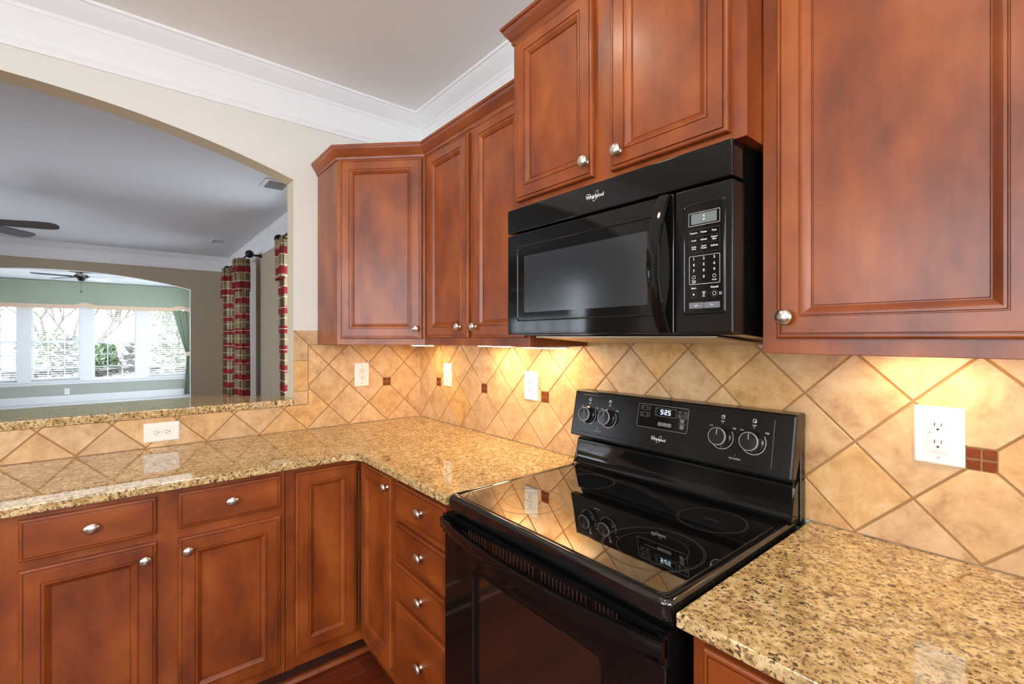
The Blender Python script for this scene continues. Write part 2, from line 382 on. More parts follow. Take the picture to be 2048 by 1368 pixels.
def holed(name, F, u0,u1,z0,z1, d0,d1, holes, mats):
    """wall with rectangular holes; mats: [front(d1), back(d0)/jambs]"""
    us=sorted({u0,u1,*[h[0] for h in holes],*[h[1] for h in holes]}); zs=sorted({z0,z1,*[h[2] for h in holes],*[h[3] for h in holes]})
    bm=NB()
    def solid(i,j):
        if i<0 or j<0 or i>=len(us)-1 or j>=len(zs)-1: return False
        uc=(us[i]+us[i+1])/2; zc=(zs[j]+zs[j+1])/2
        return not any(h[0]<uc<h[1] and h[2]<zc<h[3] for h in holes)
    for i in range(len(us)-1):
        for j in range(len(zs)-1):
            if not solid(i,j): continue
            a,b,c,e=us[i],us[i+1],zs[j],zs[j+1]
            f=face(bm,[F.P(a,d1,c),F.P(b,d1,c),F.P(b,d1,e),F.P(a,d1,e)]); f.material_index=0
            f=face(bm,[F.P(a,d0,c),F.P(b,d0,c),F.P(b,d0,e),F.P(a,d0,e)]); f.material_index=1
            for (di,dj,p1,p2) in ((-1,0,(a,c),(a,e)),(1,0,(b,c),(b,e)),(0,-1,(a,c),(b,c)),(0,1,(a,e),(b,e))):
                if not solid(i+di,j+dj):
                    f=face(bm,[F.P(p1[0],d0,p1[1]),F.P(p1[0],d1,p1[1]),F.P(p2[0],d1,p2[1]),F.P(p2[0],d0,p2[1])]); f.material_index=1
    bmesh.ops.remove_doubles(bm,verts=bm.verts[:],dist=1e-5)
    return struct(name,bm,mats,smooth=0)
def archwall(name, x0,x1, y0,y1, ztop, ya,yb, zsill, yc,zc,R, mats):
    """wall normal to x between x0<x1 with an arched opening ya..yb; mats [face x1, face x0, jamb]"""
    bm=NB(); n=40
    ys=[ya+(yb-ya)*k/n for k in range(n+1)]; az=[zc+math.sqrt(R*R-(y-yc)**2) for y in ys]
    for x,mi in ((x1,0),(x0,1)):
        def q4(a,b,c,d): face(bm,[(x,a,c),(x,b,c),(x,b,d),(x,a,d)]).material_index=mi
        q4(y0,ya,0,ztop); q4(yb,y1,0,ztop)
        if zsill>0: q4(ya,yb,0,zsill)
        for k in range(n): face(bm,[(x,ys[k],az[k]),(x,ys[k+1],az[k+1]),(x,ys[k+1],ztop),(x,ys[k],ztop)]).material_index=mi
    def th(p,qq): face(bm,[(x0,)+p,(x1,)+p,(x1,)+qq,(x0,)+qq]).material_index=2
    th((ya,zsill),(ya,az[0])); th((yb,zsill),(yb,az[-1]))
    if zsill>0: th((ya,zsill),(yb,zsill))
    for k in range(n): th((ys[k],az[k]),(ys[k+1],az[k+1]))
    return struct(name,bm,mats,smooth=20)
archwall('wall_left', -T,0, KY0-.12,0, CEIL, -3.05,-.7265, 1.04, -1.888,-1.191,3.585, [M['paint'],M['tan'],M['beige']])
archwall('wall_living_far', -6.72,-6.6, -5.0,0, CEIL, -3.58,-.594, 0, -2.088,-3.769,6.12, [M['tan'],M['sage'],M['trim']])
ySW=Fr((0,0,0),(1,0,0),(0,-1,0))
holed('wall_right', ySW, -T,KX1+.12, 0,CEIL, -.12,0, [], [M['paint'],M['paint']])
holed('wall_living_right', ySW, -6.6,-T, 0,CEIL, -.12,0, [(-5.75,-4.85,.6,2.3),(-2.7,-1.8,.6,2.3)], [M['tan'],M['trim']])
holed('wall_sunroom_right', ySW, -11.32,-6.72, 0,2.6, -.12,0, [(-10.5,-7.5,.5,2.1)], [M['sage'],M['trim']])
LW=Fr((0,0,0),(0,1,0),(1,0,0))
SWIN=[(-1.015,-.26),(-1.976,-1.22),(-2.93,-2.17),(-3.865,-3.107)]
holed('wall_sunroom_far', Fr((-11.2,0,0),(0,1,0),(1,0,0)), -5.12,.12, 0,2.6, -.12,0, [(a,b,.47,2.10) for a,b in SWIN], [M['sage'],M['trim']])
ySL=Fr((0,-5.0,0),(1,0,0),(0,1,0))
holed('wall_living_left', ySL, -11.32,-T, 0,CEIL, -.12,0, [(-4.8,-2.4,.6,2.3),(-10.5,-7.5,.5,2.1)], [M['tan'],M['trim']])
holed('wall_kitchen_rear', Fr((KX1,0,0),(0,1,0),(-1,0,0)), KY0-.12,0, 0,CEIL, -.12,0, [(-3.3,-.7,1.0,2.4)], [M['tan'],M['trim']])
holed('wall_kitchen_side', Fr((0,KY0,0),(1,0,0),(0,1,0)), 0,KX1, 0,CEIL, -.12,0, [(1.1,3.5,1.0,2.40)], [M['tan'],M['trim']])
# simple frames and panes for the windows behind the camera and in the living room
def window(name, F, a,b,z0,z1, d=-.06, cols=1, rows=1, sash=True, depth=.05, fw=.035):
    bm=NB()
    for u0,u1,c0,c1 in ((a,a+fw,z0,z1),(b-fw,b,z0,z1),(a+fw,b-fw,z0,z0+fw),(a+fw,b-fw,z1-fw,z1)): box(bm,F,u0,u1,d-depth/2,d+depth/2,c0,c1)
    w=struct(name,bm,M['winframe'],smooth=0)
    zm=(z0+z1)/2
    if sash:
        bm=NB(); box(bm,F,a+fw,b-fw,d-.02,d+.02,zm-.022,zm+.022); obj('meeting_rail',bm,M['winframe'],w,smooth=0)
    bm=NB()
    for i in range(1,cols):
        u=a+(b-a)*i/cols; box(bm,F,u-.009,u+.009,d-.012,d+.006,z0+fw,z1-fw)
    for j in range(1,rows):
        z=z0+(z1-z0)*j/rows
        if sash and abs(z-zm)<.03: continue
        box(bm,F,a+fw,b-fw,d-.012,d+.006,z-.009,z+.009)
    if len(bm.verts): obj('muntins',bm,M['winframe'],w,smooth=0)
    bm=NB(); face(bm,[F.P(a+fw,d,z0+fw),F.P(b-fw,d,z0+fw),F.P(b-fw,d,z1-fw),F.P(a+fw,d,z1-fw)]); obj('pane',bm,M['glass'],w,smooth=0)
    return w
SF=Fr((-11.2,0,0),(0,1,0),(1,0,0))
n=1
for a,b in SWIN:
    window('window_%d'%n,SF,a,b,.47,2.10,-.07,3,6); n+=1
for a,b in ((-5.75,-4.85),(-2.7,-1.8)): window('window_%d'%n,ySW,a,b,.6,2.3,-.07,3,6); n+=1
window('window_%d'%n,ySL,-4.8,-2.4,.6,2.3,-.07,6,6); n+=1  # unseen window added for the living room fill light
window('window_%d'%n,Fr((KX1,0,0),(0,1,0),(-1,0,0)),-3.3,-.7,1.0,2.4,-.06,3,1,False); n+=1
window('window_%d'%n,Fr((0,KY0,0),(1,0,0),(0,1,0)),1.1,3.5,1.0,2.40,-.06,2,1,False,fw=.05); n+=1
window('window_%d'%n,ySL,-10.5,-7.5,.5,2.1,-.06,4,1); n+=1  # unseen window added for the left sunroom fill
window('window_%d'%n,ySW,-10.5,-7.5,.5,2.1,-.06,4,1)  # unseen window added for the right sunroom fill

# crown mouldings: ceiling cove, flat white band, lower bead
CR=[(0,CEIL-.085),(.006,CEIL-.085),(.010,CEIL-.078),(.010,CEIL-.070),(.016,CEIL-.064),(.024,CEIL-.058),(.045,CEIL-.036),(.056,CEIL-.020),(.060,CEIL-.014),(.068,CEIL-.012),(.070,CEIL-.004),(.070,CEIL)]
BD=[(0,2.490),(.007,2.490),(.010,2.494),(.010,2.502),(.007,2.506),(.010,2.512),(.014,2.520),(.012,2.526),(0,2.527)]
BAND=[(0,2.52),(.003,2.52),(.003,CEIL-.08),(0,CEIL-.08)]
def crown(name,path):
    bm=NB()
    for pr in (CR,BD,BAND): sweep(bm,pr,path)
    return struct(name,bm,M['trim'],smooth=40)
crown('trim_1',[((0,KY0,0),(1,0,0)),((0,0,0),(1,-1,0)),((KX1,0,0),(0,-1,0))])
crown('trim_2',[((-6.6,-5.0,0),(1,0,0)),((-6.6,0,0),(1,-1,0)),((-T,0,0),(0,-1,0))])
# sunroom baseboard, window casings and sill
bm=NB(); sweep(bm,[(0,0),(.016,0),(.016,.125),(.010,.140),(.004,.148),(0,.148)],[((-11.2,-5.0,0),(1,0,0)),((-11.2,0,0),(1,0,0))]); struct('baseboard_sunroom',bm,M['trim'])
bm=NB()
cas=[(-.26,-.17)]+[(SWIN[i+1][1],SWIN[i][0]) for i in range(3)]+[(-3.97,-3.865)]
for a,b in cas: box(bm,SF,a-.012,b+.012,0,.016,.47,2.14)
box(bm,SF,-3.97,-.17,0,.018,2.10,2.19)
struct('trim_3',bm,M['trim'],smooth=0)
bm=NB(); box(bm,SF,-4.0,-.14,0,.055,.445,.472,.004); box(bm,SF,-3.97,-.17,0,.014,.385,.445); struct('trim_4',bm,M['trim'])
# shoe moulding along the toe kick
bm=NB(); sweep(bm,[(0,0),(.016,0),(.016,.006),(.010,.016),(0,.020)],[((.535,-2.6,0),(1,0,0)),((.535,-.535,0),(1,-1,0)),((1.34,-.535,0),(0,-1,0))]); struct('trim_5',bm,M['wood_h'])

# ================================================================ CABINETS
def raised(bm,F,u0,u1,d0,z0,z1,loops):
    """nested rectangles (inset, depth): mitred frame with profiles and a flat centre; solid from d0"""
    prev=None
    for ins,dep in loops:
        ring=[bm.verts.new(F.P(u,d0+dep,z)) for u,z in ((u0+ins,z0+ins),(u1-ins,z0+ins),(u1-ins,z1-ins),(u0+ins,z1-ins))]
        if prev:
            for i in range(4): bm.faces.new((prev[i],prev[(i+1)%4],ring[(i+1)%4],ring[i]))
        else: bm.faces.new(ring[::-1])
        prev=ring
    bm.faces.new(prev)
EDGE=[(0,0),(0,.0125),(.0015,.0155),(.0045,.017),(.0085,.0172),(.0092,.0140),(.0108,.0140),(.0116,.0186),(.013,.019)]
def door_loops(st): return EDGE+[(st-.012,.019),(st-.0108,.0158),(st-.0092,.0158),(st-.0078,.0182),(st-.004,.0184),(st+.000,.0165),(st+.006,.0118),(st+.0080,.0105),(st+.0088,.0066),(st+.0105,.0066),(st+.012,.0080)]
DRAW=EDGE
def add_knob(F,u,d,z,parent,sx=1.0):
    bm=NB()
    prof=[(0,0),(.0085,0),(.0085,.002),(.0062,.004),(.0055,.009),(.0062,.013),(.0105,.0150),(.0150,.0165),(.0163,.0185),(.0160,.0205),(.0140,.0230),(.0105,.0252),(.006,.0267),(0,.0272)]
    lathe(bm,prof,F.P(u,d,z),F.n,24,sx,F.r); return obj('knob',bm,M['nickel'],parent,smooth=50)
def add_door(F,u0,u1,d,z0,z1,parent,knob,st=.057,mat='wood'):
    bm=NB(); raised(bm,F,u0,u1,d,z0,z1,door_loops(st)); o=obj('door',bm,M[mat],parent,smooth=20)
    if knob: add_knob(F,knob[0],d+.019,knob[1],o)
    return o
def add_drawer(F,u0,u1,d,z0,z1,parent,knob=None,mat='wood_h',two=False):
    bm=NB(); raised(bm,F,u0,u1,d,z0,z1,DRAW); o=obj('drawer',bm,M[mat],parent,smooth=20)
    ku=knob if knob else (u0+u1)/2
    add_knob(F,ku,d+.019,(z0+z1)/2+.004,o,1.25); return o
CT=.886   # top of base cabinets
FD=.611   # face frame plane
G='cherry base cabinets'; GU='cherry wall cabinets'
def base_body(F,u0,u1,parent,mat='wood'):
    bm=NB(); box(bm,F,u0,u1,.012,FD,.105,CT,.0012,1); obj('carcass',bm,M[mat],parent)
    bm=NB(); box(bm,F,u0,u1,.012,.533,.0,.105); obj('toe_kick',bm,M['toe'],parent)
# thirty inch cabinet under the pass-through
t=thing('base_cabinet',(.3,-1.29,0),'cherry base cabinet under the pass-through with two doors below two wide drawers','cabinet',G)
base_body(LF,-1.662,-.914,t)
add_drawer(LF,-1.6236,-1.3072,FD,.747,.868,t,-1.466,'wood_hy'); add_drawer(LF,-1.2497,-.9328,FD,.747,.868,t,-1.0935,'wood_hy')
add_door(LF,-1.6236,-1.3072,FD,.140,.722,t,(-1.3373,.6729)); add_door(LF,-1.2497,-.9328,FD,.140,.714,t,(-1.2235,.6715))
t=thing('base_cabinet',(.3,-2.1,0),'cherry base cabinet cut off by the left edge of the photo','cabinet',G)
base_body(LF,-2.55,-1.664,t)
add_drawer(LF,-2.11,-1.712,FD,.747,.868,t,None,'wood_hy'); add_door(LF,-2.11,-1.712,FD,.140,.722,t,(-1.74,.666))
add_drawer(LF,-2.53,-2.15,FD,.747,.868,t,None,'wood_hy'); add_door(LF,-2.53,-2.15,FD,.140,.722,t,(-2.18,.666))
# corner carousel cabinet with a folding pair of doors
t=thing('corner_base_cabinet',(.45,-.45,0),'cherry corner base cabinet with a folding pair of tall narrow doors','cabinet',G)
bm=NB(); L=[(.012,-.012),(.012,-.912),(FD,-.912),(FD,-.880),(FD-.004,-.880),(FD-.004,-FD+.004),(.920,-FD+.004),(.920,-FD),(.944,-FD),(.944,-.012)]
prism(bm,[(x,y,.105) for x,y in L],(0,0,CT-.105)); obj('carcass',bm,M['wood'],t,smooth=0)
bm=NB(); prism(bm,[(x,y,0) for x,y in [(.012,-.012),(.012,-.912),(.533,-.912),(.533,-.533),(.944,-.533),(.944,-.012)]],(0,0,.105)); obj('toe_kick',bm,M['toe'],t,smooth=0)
add_door(LF,-.8776,-.638,FD-.001,.156,.866,t,None); add_door(ST,.640,.922,FD-.001,.156,.870,t,(.905,.8316))
bm=NB(); box(bm,WORLD,.6312,.6340,-.6340,-.6312,.20,.835); obj('piano_hinge',bm,M['nickel'],t,smooth=0)
# drawer stack
t=thing('drawer_base_cabinet',(1.14,-.3,0),'cherry base cabinet with a stack of four drawers left of the range','cabinet',G)
base_body(ST,.946,1.344,t)
for z0,z1 in ((.745,.868),(.598,.720),(.452,.574),(.160,.432)): add_drawer(ST,.970,1.318,FD,z0,z1,t,1.168)
# right of the range
t=thing('base_cabinet',(2.5,-.3,0),'cherry base cabinet right of the range under the short counter','cabinet',G)
base_body(ST,2.122,2.95,t)
add_drawer(ST,2.1475,2.515,FD,.747,.868,t); add_drawer(ST,2.555,2.925,FD,.747,.868,t)
add_door(ST,2.1475,2.515,FD,.140,.722,t,(2.49,.666)); add_door(ST,2.555,2.925,FD,.140,.722,t,(2.58,.666))

# ---- wall cabinets
UB,UT=1.360,2.250
def wall_body(u0,u1,t):
    bm=NB(); box(bm,ST,u0,u1,.012,.288,UB+.014,UT)
    for a,b in ((u0,u0+.016),(u1-.016,u1)): box(bm,ST,a,b,.012,.288,UB,UB+.0139)
    obj('carcass',bm,M['wood'],t,smooth=0)
    bm=NB(); box(bm,ST,u0,u1,.2882,.306,UB,UT,.001,1); obj('face_frame',bm,M['wood'],t)
CRW=[(a*.66,b*.9) for a,b in [(0,-.012),(.006,-.012),(.010,-.006),(.010,.002),(.016,.006),(.020,.012),(.034,.026),(.042,.036),(.044,.042),(.050,.044),(.052,.052),(.050,.056),(0,.056)]]
def crownwood(path,parent,ztop):
    bm=NB(); sweep(bm,[(a,b+ztop) for a,b in CRW],path); return obj('crown_molding',bm,M['wood_h'],parent,smooth=40)
t=thing('corner_wall_cabinet',(.25,-.25,UB),'cherry diagonal corner wall cabinet with one tall door','cabinet',GU)
P=[(.012,-.012),(.012,-.602),(.305,-.61),(.6085,-.3065),(.6085,-.012)]
P[1]=(.012,-.610)
bm=NB(); prism(bm,[(x,y,UB) for x,y in P],(0,0,UT-UB)); obj('carcass',bm,M['wood'],t,smooth=0)
add_door(DG,.021,.4175,.001,1.388,2.232,t,(.394,1.4346),st=.058)
e=math.tan(math.radians(22.5))
crownwood([((.012,-.61,0),(0,-1,0)),((.305,-.61,0),(e,-1,0)),((.6085,-.3065,0),(1-2*q+ e*0+.0,-1,0)) ,((.6085,-.3065,0),(.0,-1,0))][:2]+[((.6085,-.3065,0),(e,-1,0))],t,UT)
t=thing('wall_cabinet',(.98,-.15,UB),'cherry wall cabinet with two tall doors between corner and microwave','cabinet',GU)
wall_body(.6095,1.3495,t)
add_door(ST,.652,.987,.306,1.393,2.225,t,(.9327,1.4384),st=.056); add_door(ST,1.0188,1.330,.306,1.393,2.232,t,(1.0444,1.4365),st=.056)
crownwood([((.6095,-.306,0),(e,-1,0)),((1.3495,-.306,0),(0,-1,0))],t,UT)
MT=2.382
t=thing('microwave_cabinet',(1.73,-.19,1.815),'deeper and taller cherry wall cabinet with two doors above the microwave','cabinet',GU)
bm=NB(); box(bm,ST,1.351,2.1135,.012,.381,1.818,MT,.001,1); obj('carcass',bm,M['wood'],t)
add_door(ST,1.378,1.7055,.381,1.838,MT-.02,t,(1.6874,1.880),st=.055); add_door(ST,1.767,2.081,.381,1.834,MT-.02,t,(1.7982,1.877),st=.055)
crownwood([((1.351,-.012,0),(-1,0,0)),((1.351,-.381,0),(-1,-1,0)),((2.1135,-.381,0),(1,-1,0)),((2.1135,-.012,0),(1,0,0))],t,MT)
t=thing('wall_cabinet',(2.35,-.15,UB),'cherry wall cabinet with one large door right of the microwave','cabinet',GU)
wall_body(2.1145,2.60,t)
add_door(ST,2.147,2.532,.306,1.392,2.225,t,(2.1697,1.4363),st=.056)
crownwood([((2.1145,-.306,0),(0,-1,0)),((2.60,-.306,0),(1,-1,0)),((2.60,-.012,0),(1,0,0))],t,UT)

# ================================================================ COUNTERS
def counter(name,poly,z0,z1,label,cat,ease=.004):
    bm=NB(); prism(bm,[(x,y,z0) for x,y in poly],(0,0,z1-z0))
    es=[e_ for e_ in bm.edges if abs(e_.verts[0].co.z-e_.verts[1].co.z)<1e-6]
    bmesh.ops.bevel(bm,geom=es,offset=ease,segments=3,affect='EDGES',profile=.5)
    return obj(name,bm,M['granite'],None,label,cat,recenter=False)
ZT=.915; ED=.642
arc=[(ED+.055-.055*math.sin(a),-ED-.055+.055*math.cos(a)) for a in [math.radians(x) for x in (90,75,60,45,30,15,0)]]
poly=[(.002,-.002),(.002,-2.55)]+[(ED,-2.55)]+arc+[(1.346,-ED),(1.346,-.002)]
counter('countertop',poly,CT+.001,ZT,'L shaped gold speckled granite countertop turning the corner left of the range','countertop')
counter('countertop',[(2.108,-.002),(2.108,-ED),(2.95,-ED),(2.95,-.002)],CT+.001,ZT,'short gold speckled granite countertop right of the range','countertop')
bp=[(.0095,-.7290),(.010,-3.045),(-.43,-3.045),(-.43,-1.10),(-.415,-1.05),(-.37,-.98),(-.21,-.80),(-.17,-.74),(-.150,-.7285)]
counter('bar_countertop',bp,1.0445,1.079,'raised granite bar ledge in the arched pass-through','countertop')

# ================================================================ BACKSPLASH
D=.22; ZM=.914+1.02*D; GR=.0050
def clip(poly,fl,nx,nz,c,flag):
    """keep nx*u+nz*z<=c ; fl marks chamfered edges (edge i: i->i+1)"""
    out=[];of=[]
    n=len(poly)
    for i in range(n):
        a=poly[i];b=poly[(i+1)%n]; da=nx*a[0]+nz*a[1]-c; db=nx*b[0]+nz*b[1]-c
        if da<=1e-9:
            out.append(a); 
            if db<=1e-9: of.append(fl[i])
            else:
                of.append(fl[i]); t_=da/(da-db); out.append((a[0]+(b[0]-a[0])*t_,a[1]+(b[1]-a[1])*t_)); of.append(flag)
        elif db<=1e-9:
            t_=da/(da-db); out.append((a[0]+(b[0]-a[0])*t_,a[1]+(b[1]-a[1])*t_)); of.append(fl[i])
    return out,of
def inset(poly,dist):
    n=len(poly); L=[]
    for i in range(n):
        a=Vector(poly[i]);b=Vector(poly[(i+1)%n]); t_=(b-a)
        if t_.length<1e-9: t_=Vector((1,0))
        t_.normalize(); nn=Vector((-t_.y,t_.x)); L.append((a+nn*dist[i],t_))
    out=[]
    for i in range(n):
        p,d1=L[i-1]; q_,d2=L[i]; den=d1.x*d2.y-d1.y*d2.x
        if abs(den)<1e-6: out.append(tuple(q_)); continue
        s=((q_.x-p.x)*d2.y-(q_.y-p.y)*d2.x)/den; out.append((p.x+d1.x*s,p.y+d1.y*s))
    return out
def area2(p): return .5*sum(p[i][0]*p[(i+1)%len(p)][1]-p[(i+1)%len(p)][0]*p[i][1] for i in range(len(p)))
def add_tile(bm,lay,F,poly,fl,col,d0=.002,d1=.0062,ch=.0012):
    if len(poly)<3: return
    if area2(poly)<0: poly=poly[::-1]; fl=fl[::-1][1:]+[fl[-1]] if False else [fl[(len(fl)-2-i)%len(fl)] for i in range(len(fl))]
    if area2(poly)<6e-6: return
    top=inset(poly,[ch if f else 0 for f in fl])
    if area2(top)<2e-6: return
    a=[bm.verts.new(F.P(u,d0,z)) for u,z in poly]; b=[bm.verts.new(F.P(u,d1-.0012,z)) for u,z in poly]; c=[bm.verts.new(F.P(u,d1,z)) for u,z in top]
    fs=[bm.faces.new(c)]
    n=len(a)
    for i in range(n):
        j=(i+1)%n; fs.append(bm.faces.new((a[i],a[j],b[j],b[i]))); fs.append(bm.faces.new((b[i],b[j],c[j],c[i])))
    for f in fs:
        for l in f.loops: l[lay]=col
rnd=random.Random(3)
def tcol(): return (rnd.random(),rnd.random(),rnd.random(),1)
def diamonds(F,u_of,cols,regions,inserts):
    """grid nodes at u_of(c), z=ZM+r*D for c+r integer..; diamond centred at (c+.5,r) or (c,r+.5)"""
    bm=NB(); lay=bm.loops.layers.color.new('tile'); g=GR/2*math.sqrt(2); h=D/2
    for c2 in range(cols[0]*2,cols[1]*2+1):
        for r2 in range(-3,4):
            if (c2+r2)%2==0: continue
            cu=u_of(c2/2); cz=ZM+r2/2*D; col=tcol()
            base=[(cu+h-g,cz),(cu,cz+h-g),(cu-h+g,cz),(cu,cz-h+g)]
            for reg in regions:
                p=base; fl=[True]*4
                for (iu,iz) in inserts:
                    s=.0245
                    if abs(iz-cz)<1e-4 and abs(abs(iu-cu)-h)<.01:
                        sg=1 if iu>cu else -1; p,fl=clip(p,fl,sg,0,sg*iu-s,True)
                    elif abs(iu-cu)<1e-4+.008 and abs(abs(iz-cz)-h)<.01:
                        sg=1 if iz>cz else -1; p,fl=clip(p,fl,0,sg,sg*iz-s,True)
                for nx,nz,cc,fg in reg:
                    if len(p)<3: break
                    p,fl=clip(p,fl,nx,nz,cc,fg)
                if len(p)>=3: add_tile(bm,lay,F,p,fl,col)
    return bm
def insert_mesh(F,u,z):
    bm=NB(); s=.0205; g=.0030
    for su in (-1,1):
        for sz in (-1,1):
            u0,u1=sorted((u+su*g/2*1.4,u+su*(s+.0015))); z0,z1=sorted((z+sz*g/2*1.4,z+sz*(s+.0015))); box(bm,F,u0,u1,.002,.0072,z0,z1,.0008,1)
    return bm
# stove wall
bs=thing('tile_backsplash',(1.4,-.004,.916),'diamond laid beige tile backsplash behind the range with amber mosaic accents','backsplash','tile backsplashes')
uR=lambda c:(c+.0285)*D
insR=[(uR(c),ZM) for c in (1,3,5,7,9,11,13)]
reg=[(-1,0,-.0065,False),(1,0,2.95,True),(0,-1,-.917,True),(0,1,1.392,False)]
bm=diamonds(ST,uR,(-1,15),[reg],insR); obj('tile_field',bm,M['tile'],bs,smooth=0)
bm=NB(); box(bm,ST,.0001,2.95,.0005,.0036,.9155,1.392); obj('grout',bm,M['grout'],bs,smooth=0)
for u,z in insR: obj('mosaic_insert',insert_mesh(ST,u,z),M['amber'],bs)
# pass-through wall
bs=thing('tile_backsplash',(.004,-1.2,.916),'diamond laid beige tile backsplash on the pass-through wall stepping down under the bar ledge','backsplash','tile backsplashes')
uL=lambda c:-c*D-.001
insL=[(uL(1),ZM)]
BL=-.6554; BT=1.3563
regA=[(1,0,-.0062,False),(-1,0,-(BL),True),(0,-1,-.917,True),(0,1,BT-.002,False)]
regA=[(1,0,-.0062,False),(-1,0,.6554-.0025,True),(0,-1,-1.0455,False),(0,1,BT-.0025,True)]
regB=[(1,0,-.0062,False),(-1,0,2.55,True),(0,-1,-.917,True),(0,1,1.0430,False)]
regC=[(1,0,-.0062,False),(-1,0,.6554-.0025,False),(0,-1,-1.0430,False),(0,1,1.0455,False)]
bm=diamonds(LF,uL,(-1,12),[regA,regB,regC],insL); obj('tile_field',bm,M['tile'],bs,smooth=0)
bm=NB(); box(bm,LF,-2.55,-.0001,.0005,.0036,.9155,1.0438); box(bm,LF,-.7262,-.0001,.0005,.0036,1.0445,BT); box(bm,LF,-.7262,-.6,.0005,.0036,BT,1.4287); obj('grout',bm,M['grout'],bs,smooth=0)
for u,z in insL: obj('mosaic_insert',insert_mesh(LF,u,z),M['amber'],bs)
bm=NB(); lay=bm.loops.layers.color.new('tile'); g=.0016; y0,y1,zt=-.7260,BL,1.4287
for a,b in ((1.0455,1.1175),(1.1175,1.2733)): add_tile(bm,lay,LF,[(y0,a+g),(y1-g,a+g),(y1-g,b-g),(y0,b-g)],[True]*4,tcol(),d1=.0068)
add_tile(bm,lay,LF,[(y0,1.2733+g),(y1-g,1.2733+g),(y1-g,BT-g),(y0,zt-3*g)],[True]*4,tcol(),d1=.0068)
add_tile(bm,lay,LF,[(y0+2*g,zt),(y1+g,BT+g),(-.606,BT+g),(-.606,zt)],[True]*4,tcol(),d1=.0068)
obj('border_tile',bm,M['tile'],bs,smooth=0)

# ================================================================ OUTLETS
def plate_bm(F,u0,u1,z0,z1,d0=.0065,th=.0055):
    bm=NB(); prev=None
    for ins,dep in ((0,0),(0,.0015),(.0012,.003),(.004,.005),(.0055,th)):
        ring=[bm.verts.new(F.P(u,d0+dep,z)) for u,z in ((u0+ins,z0+ins),(u1-ins,z0+ins),(u1-ins,z1-ins),(u0+ins,z1-ins))]
        if prev:
            for i in range(4): bm.faces.new((prev[i],prev[(i+1)%4],ring[(i+1)%4],ring[i]))
        else: bm.faces.new(ring[::-1])
        prev=ring
    bm.faces.new(prev); return bm
def slots(bm,F,u,z,d,rot=False,s=1.0):
    def b(du,dz,w,h):
        if rot: du,dz,w,h=dz*-1,du,h,w
        box(bm,F,u+du-w/2,u+du+w/2,d-.001,d+.0004,z+dz-h/2,z+dz+h/2)
    b(-.0055*s,.004*s,.0016,.008*s); b(.0055*s,.004*s,.0016,.0065*s)
    du,dz=(0,-.0065*s) if not rot else (.0065*s,0)
    lathe(bm,[(0,.0004),(.0024*s,.0004),(.0024*s,-.001)],F.P(u+du,d,z+dz),F.n,10)
def outlet(F,uc,zc,w,h,label,style='duplex',rot=False,cat='outlet'):
    t=thing('wall_outlet',F.P(uc,.0065,zc),label,cat,'white outlets on the backsplash')
    W_,H_=(h,w) if rot else (w,h)
    obj('cover_plate',plate_bm(F,uc-W_/2,uc+W_/2,zc-H_/2,zc+H_/2),M['plate'],t,smooth=30)
    d=.0065+.0055
    if style=='duplex':
        for s in (-1,1):
            cu,cz=(uc+s*.0195,zc) if rot else (uc,zc+s*.0195)
            bm=NB(); pts=[]
            for k in range(24):
                a=2*math.pi*k/24; pts.append((.0172*math.cos(a),max(-.0135,min(.0135,.0172*math.sin(a)))))
            if rot: pts=[(z_,u_) for u_,z_ in pts]
            prism(bm,[F.P(cu+a,d-.002,cz+b) for a,b in pts],F.n*.0030); r=obj('receptacle',bm,M['device'],t)
            bm=NB(); slots(bm,F,cu,cz,d+.0012,rot); obj('slots',bm,M['hole'],r,smooth=0)
        bm=NB(); lathe(bm,[(.003,-.001),(.003,.0006),(0,.0012)],F.P(uc,d,zc),F.n,12); obj('screw',bm,M['screw'],t)
    else:
        bm=NB(); box(bm,F,uc-.0165,uc+.0165,d-.003,d+.0045,zc-.0335,zc+.0335,.001,2); r=obj('receptacle',bm,M['device'],t)
        bm=NB(); slots(bm,F,uc,zc+.021,d+.0046); slots(bm,F,uc,zc-.017,d+.0046); box(bm,F,uc-.014,uc-.0125,d+.004,d+.005,zc+.005,zc+.0085); obj('slots',bm,M['hole'],r,smooth=0)
        bm=NB(); box(bm,F,uc-.0085,uc+.0085,d+.004,d+.0058,zc+.0015,zc+.0078,.0008,1); box(bm,F,uc-.0085,uc+.0085,d+.004,d+.0058,zc-.0075,zc-.0012,.0008,1); obj('test_button',bm,M['plate'],r)
        for s in (-1,1):
            bm=NB(); lathe(bm,[(.0032,-.001),(.0032,.0005),(0,.001)],F.P(uc,d,zc+s*.0475),F.n,12); obj('screw',bm,M['screw'],t)
outlet(LF,-.3705,1.186,.082,.130,'white wall outlet on the pass-through wall below the corner wall cabinet','gfci')
outlet(LF,-1.2655,.981,.082,.126,'white outlet mounted sideways under the raised bar ledge','duplex',True)
outlet(ST,.3255,1.1850,.083,.128,'white outlet on the range wall nearest the room corner','duplex')
outlet(ST,1.0200,1.1800,.085,.126,'white outlet on the range wall just left of the range','duplex')
outlet(ST,2.3600,1.1790,.0845,.127,'wide white outlet with reset buttons right of the range','gfci')

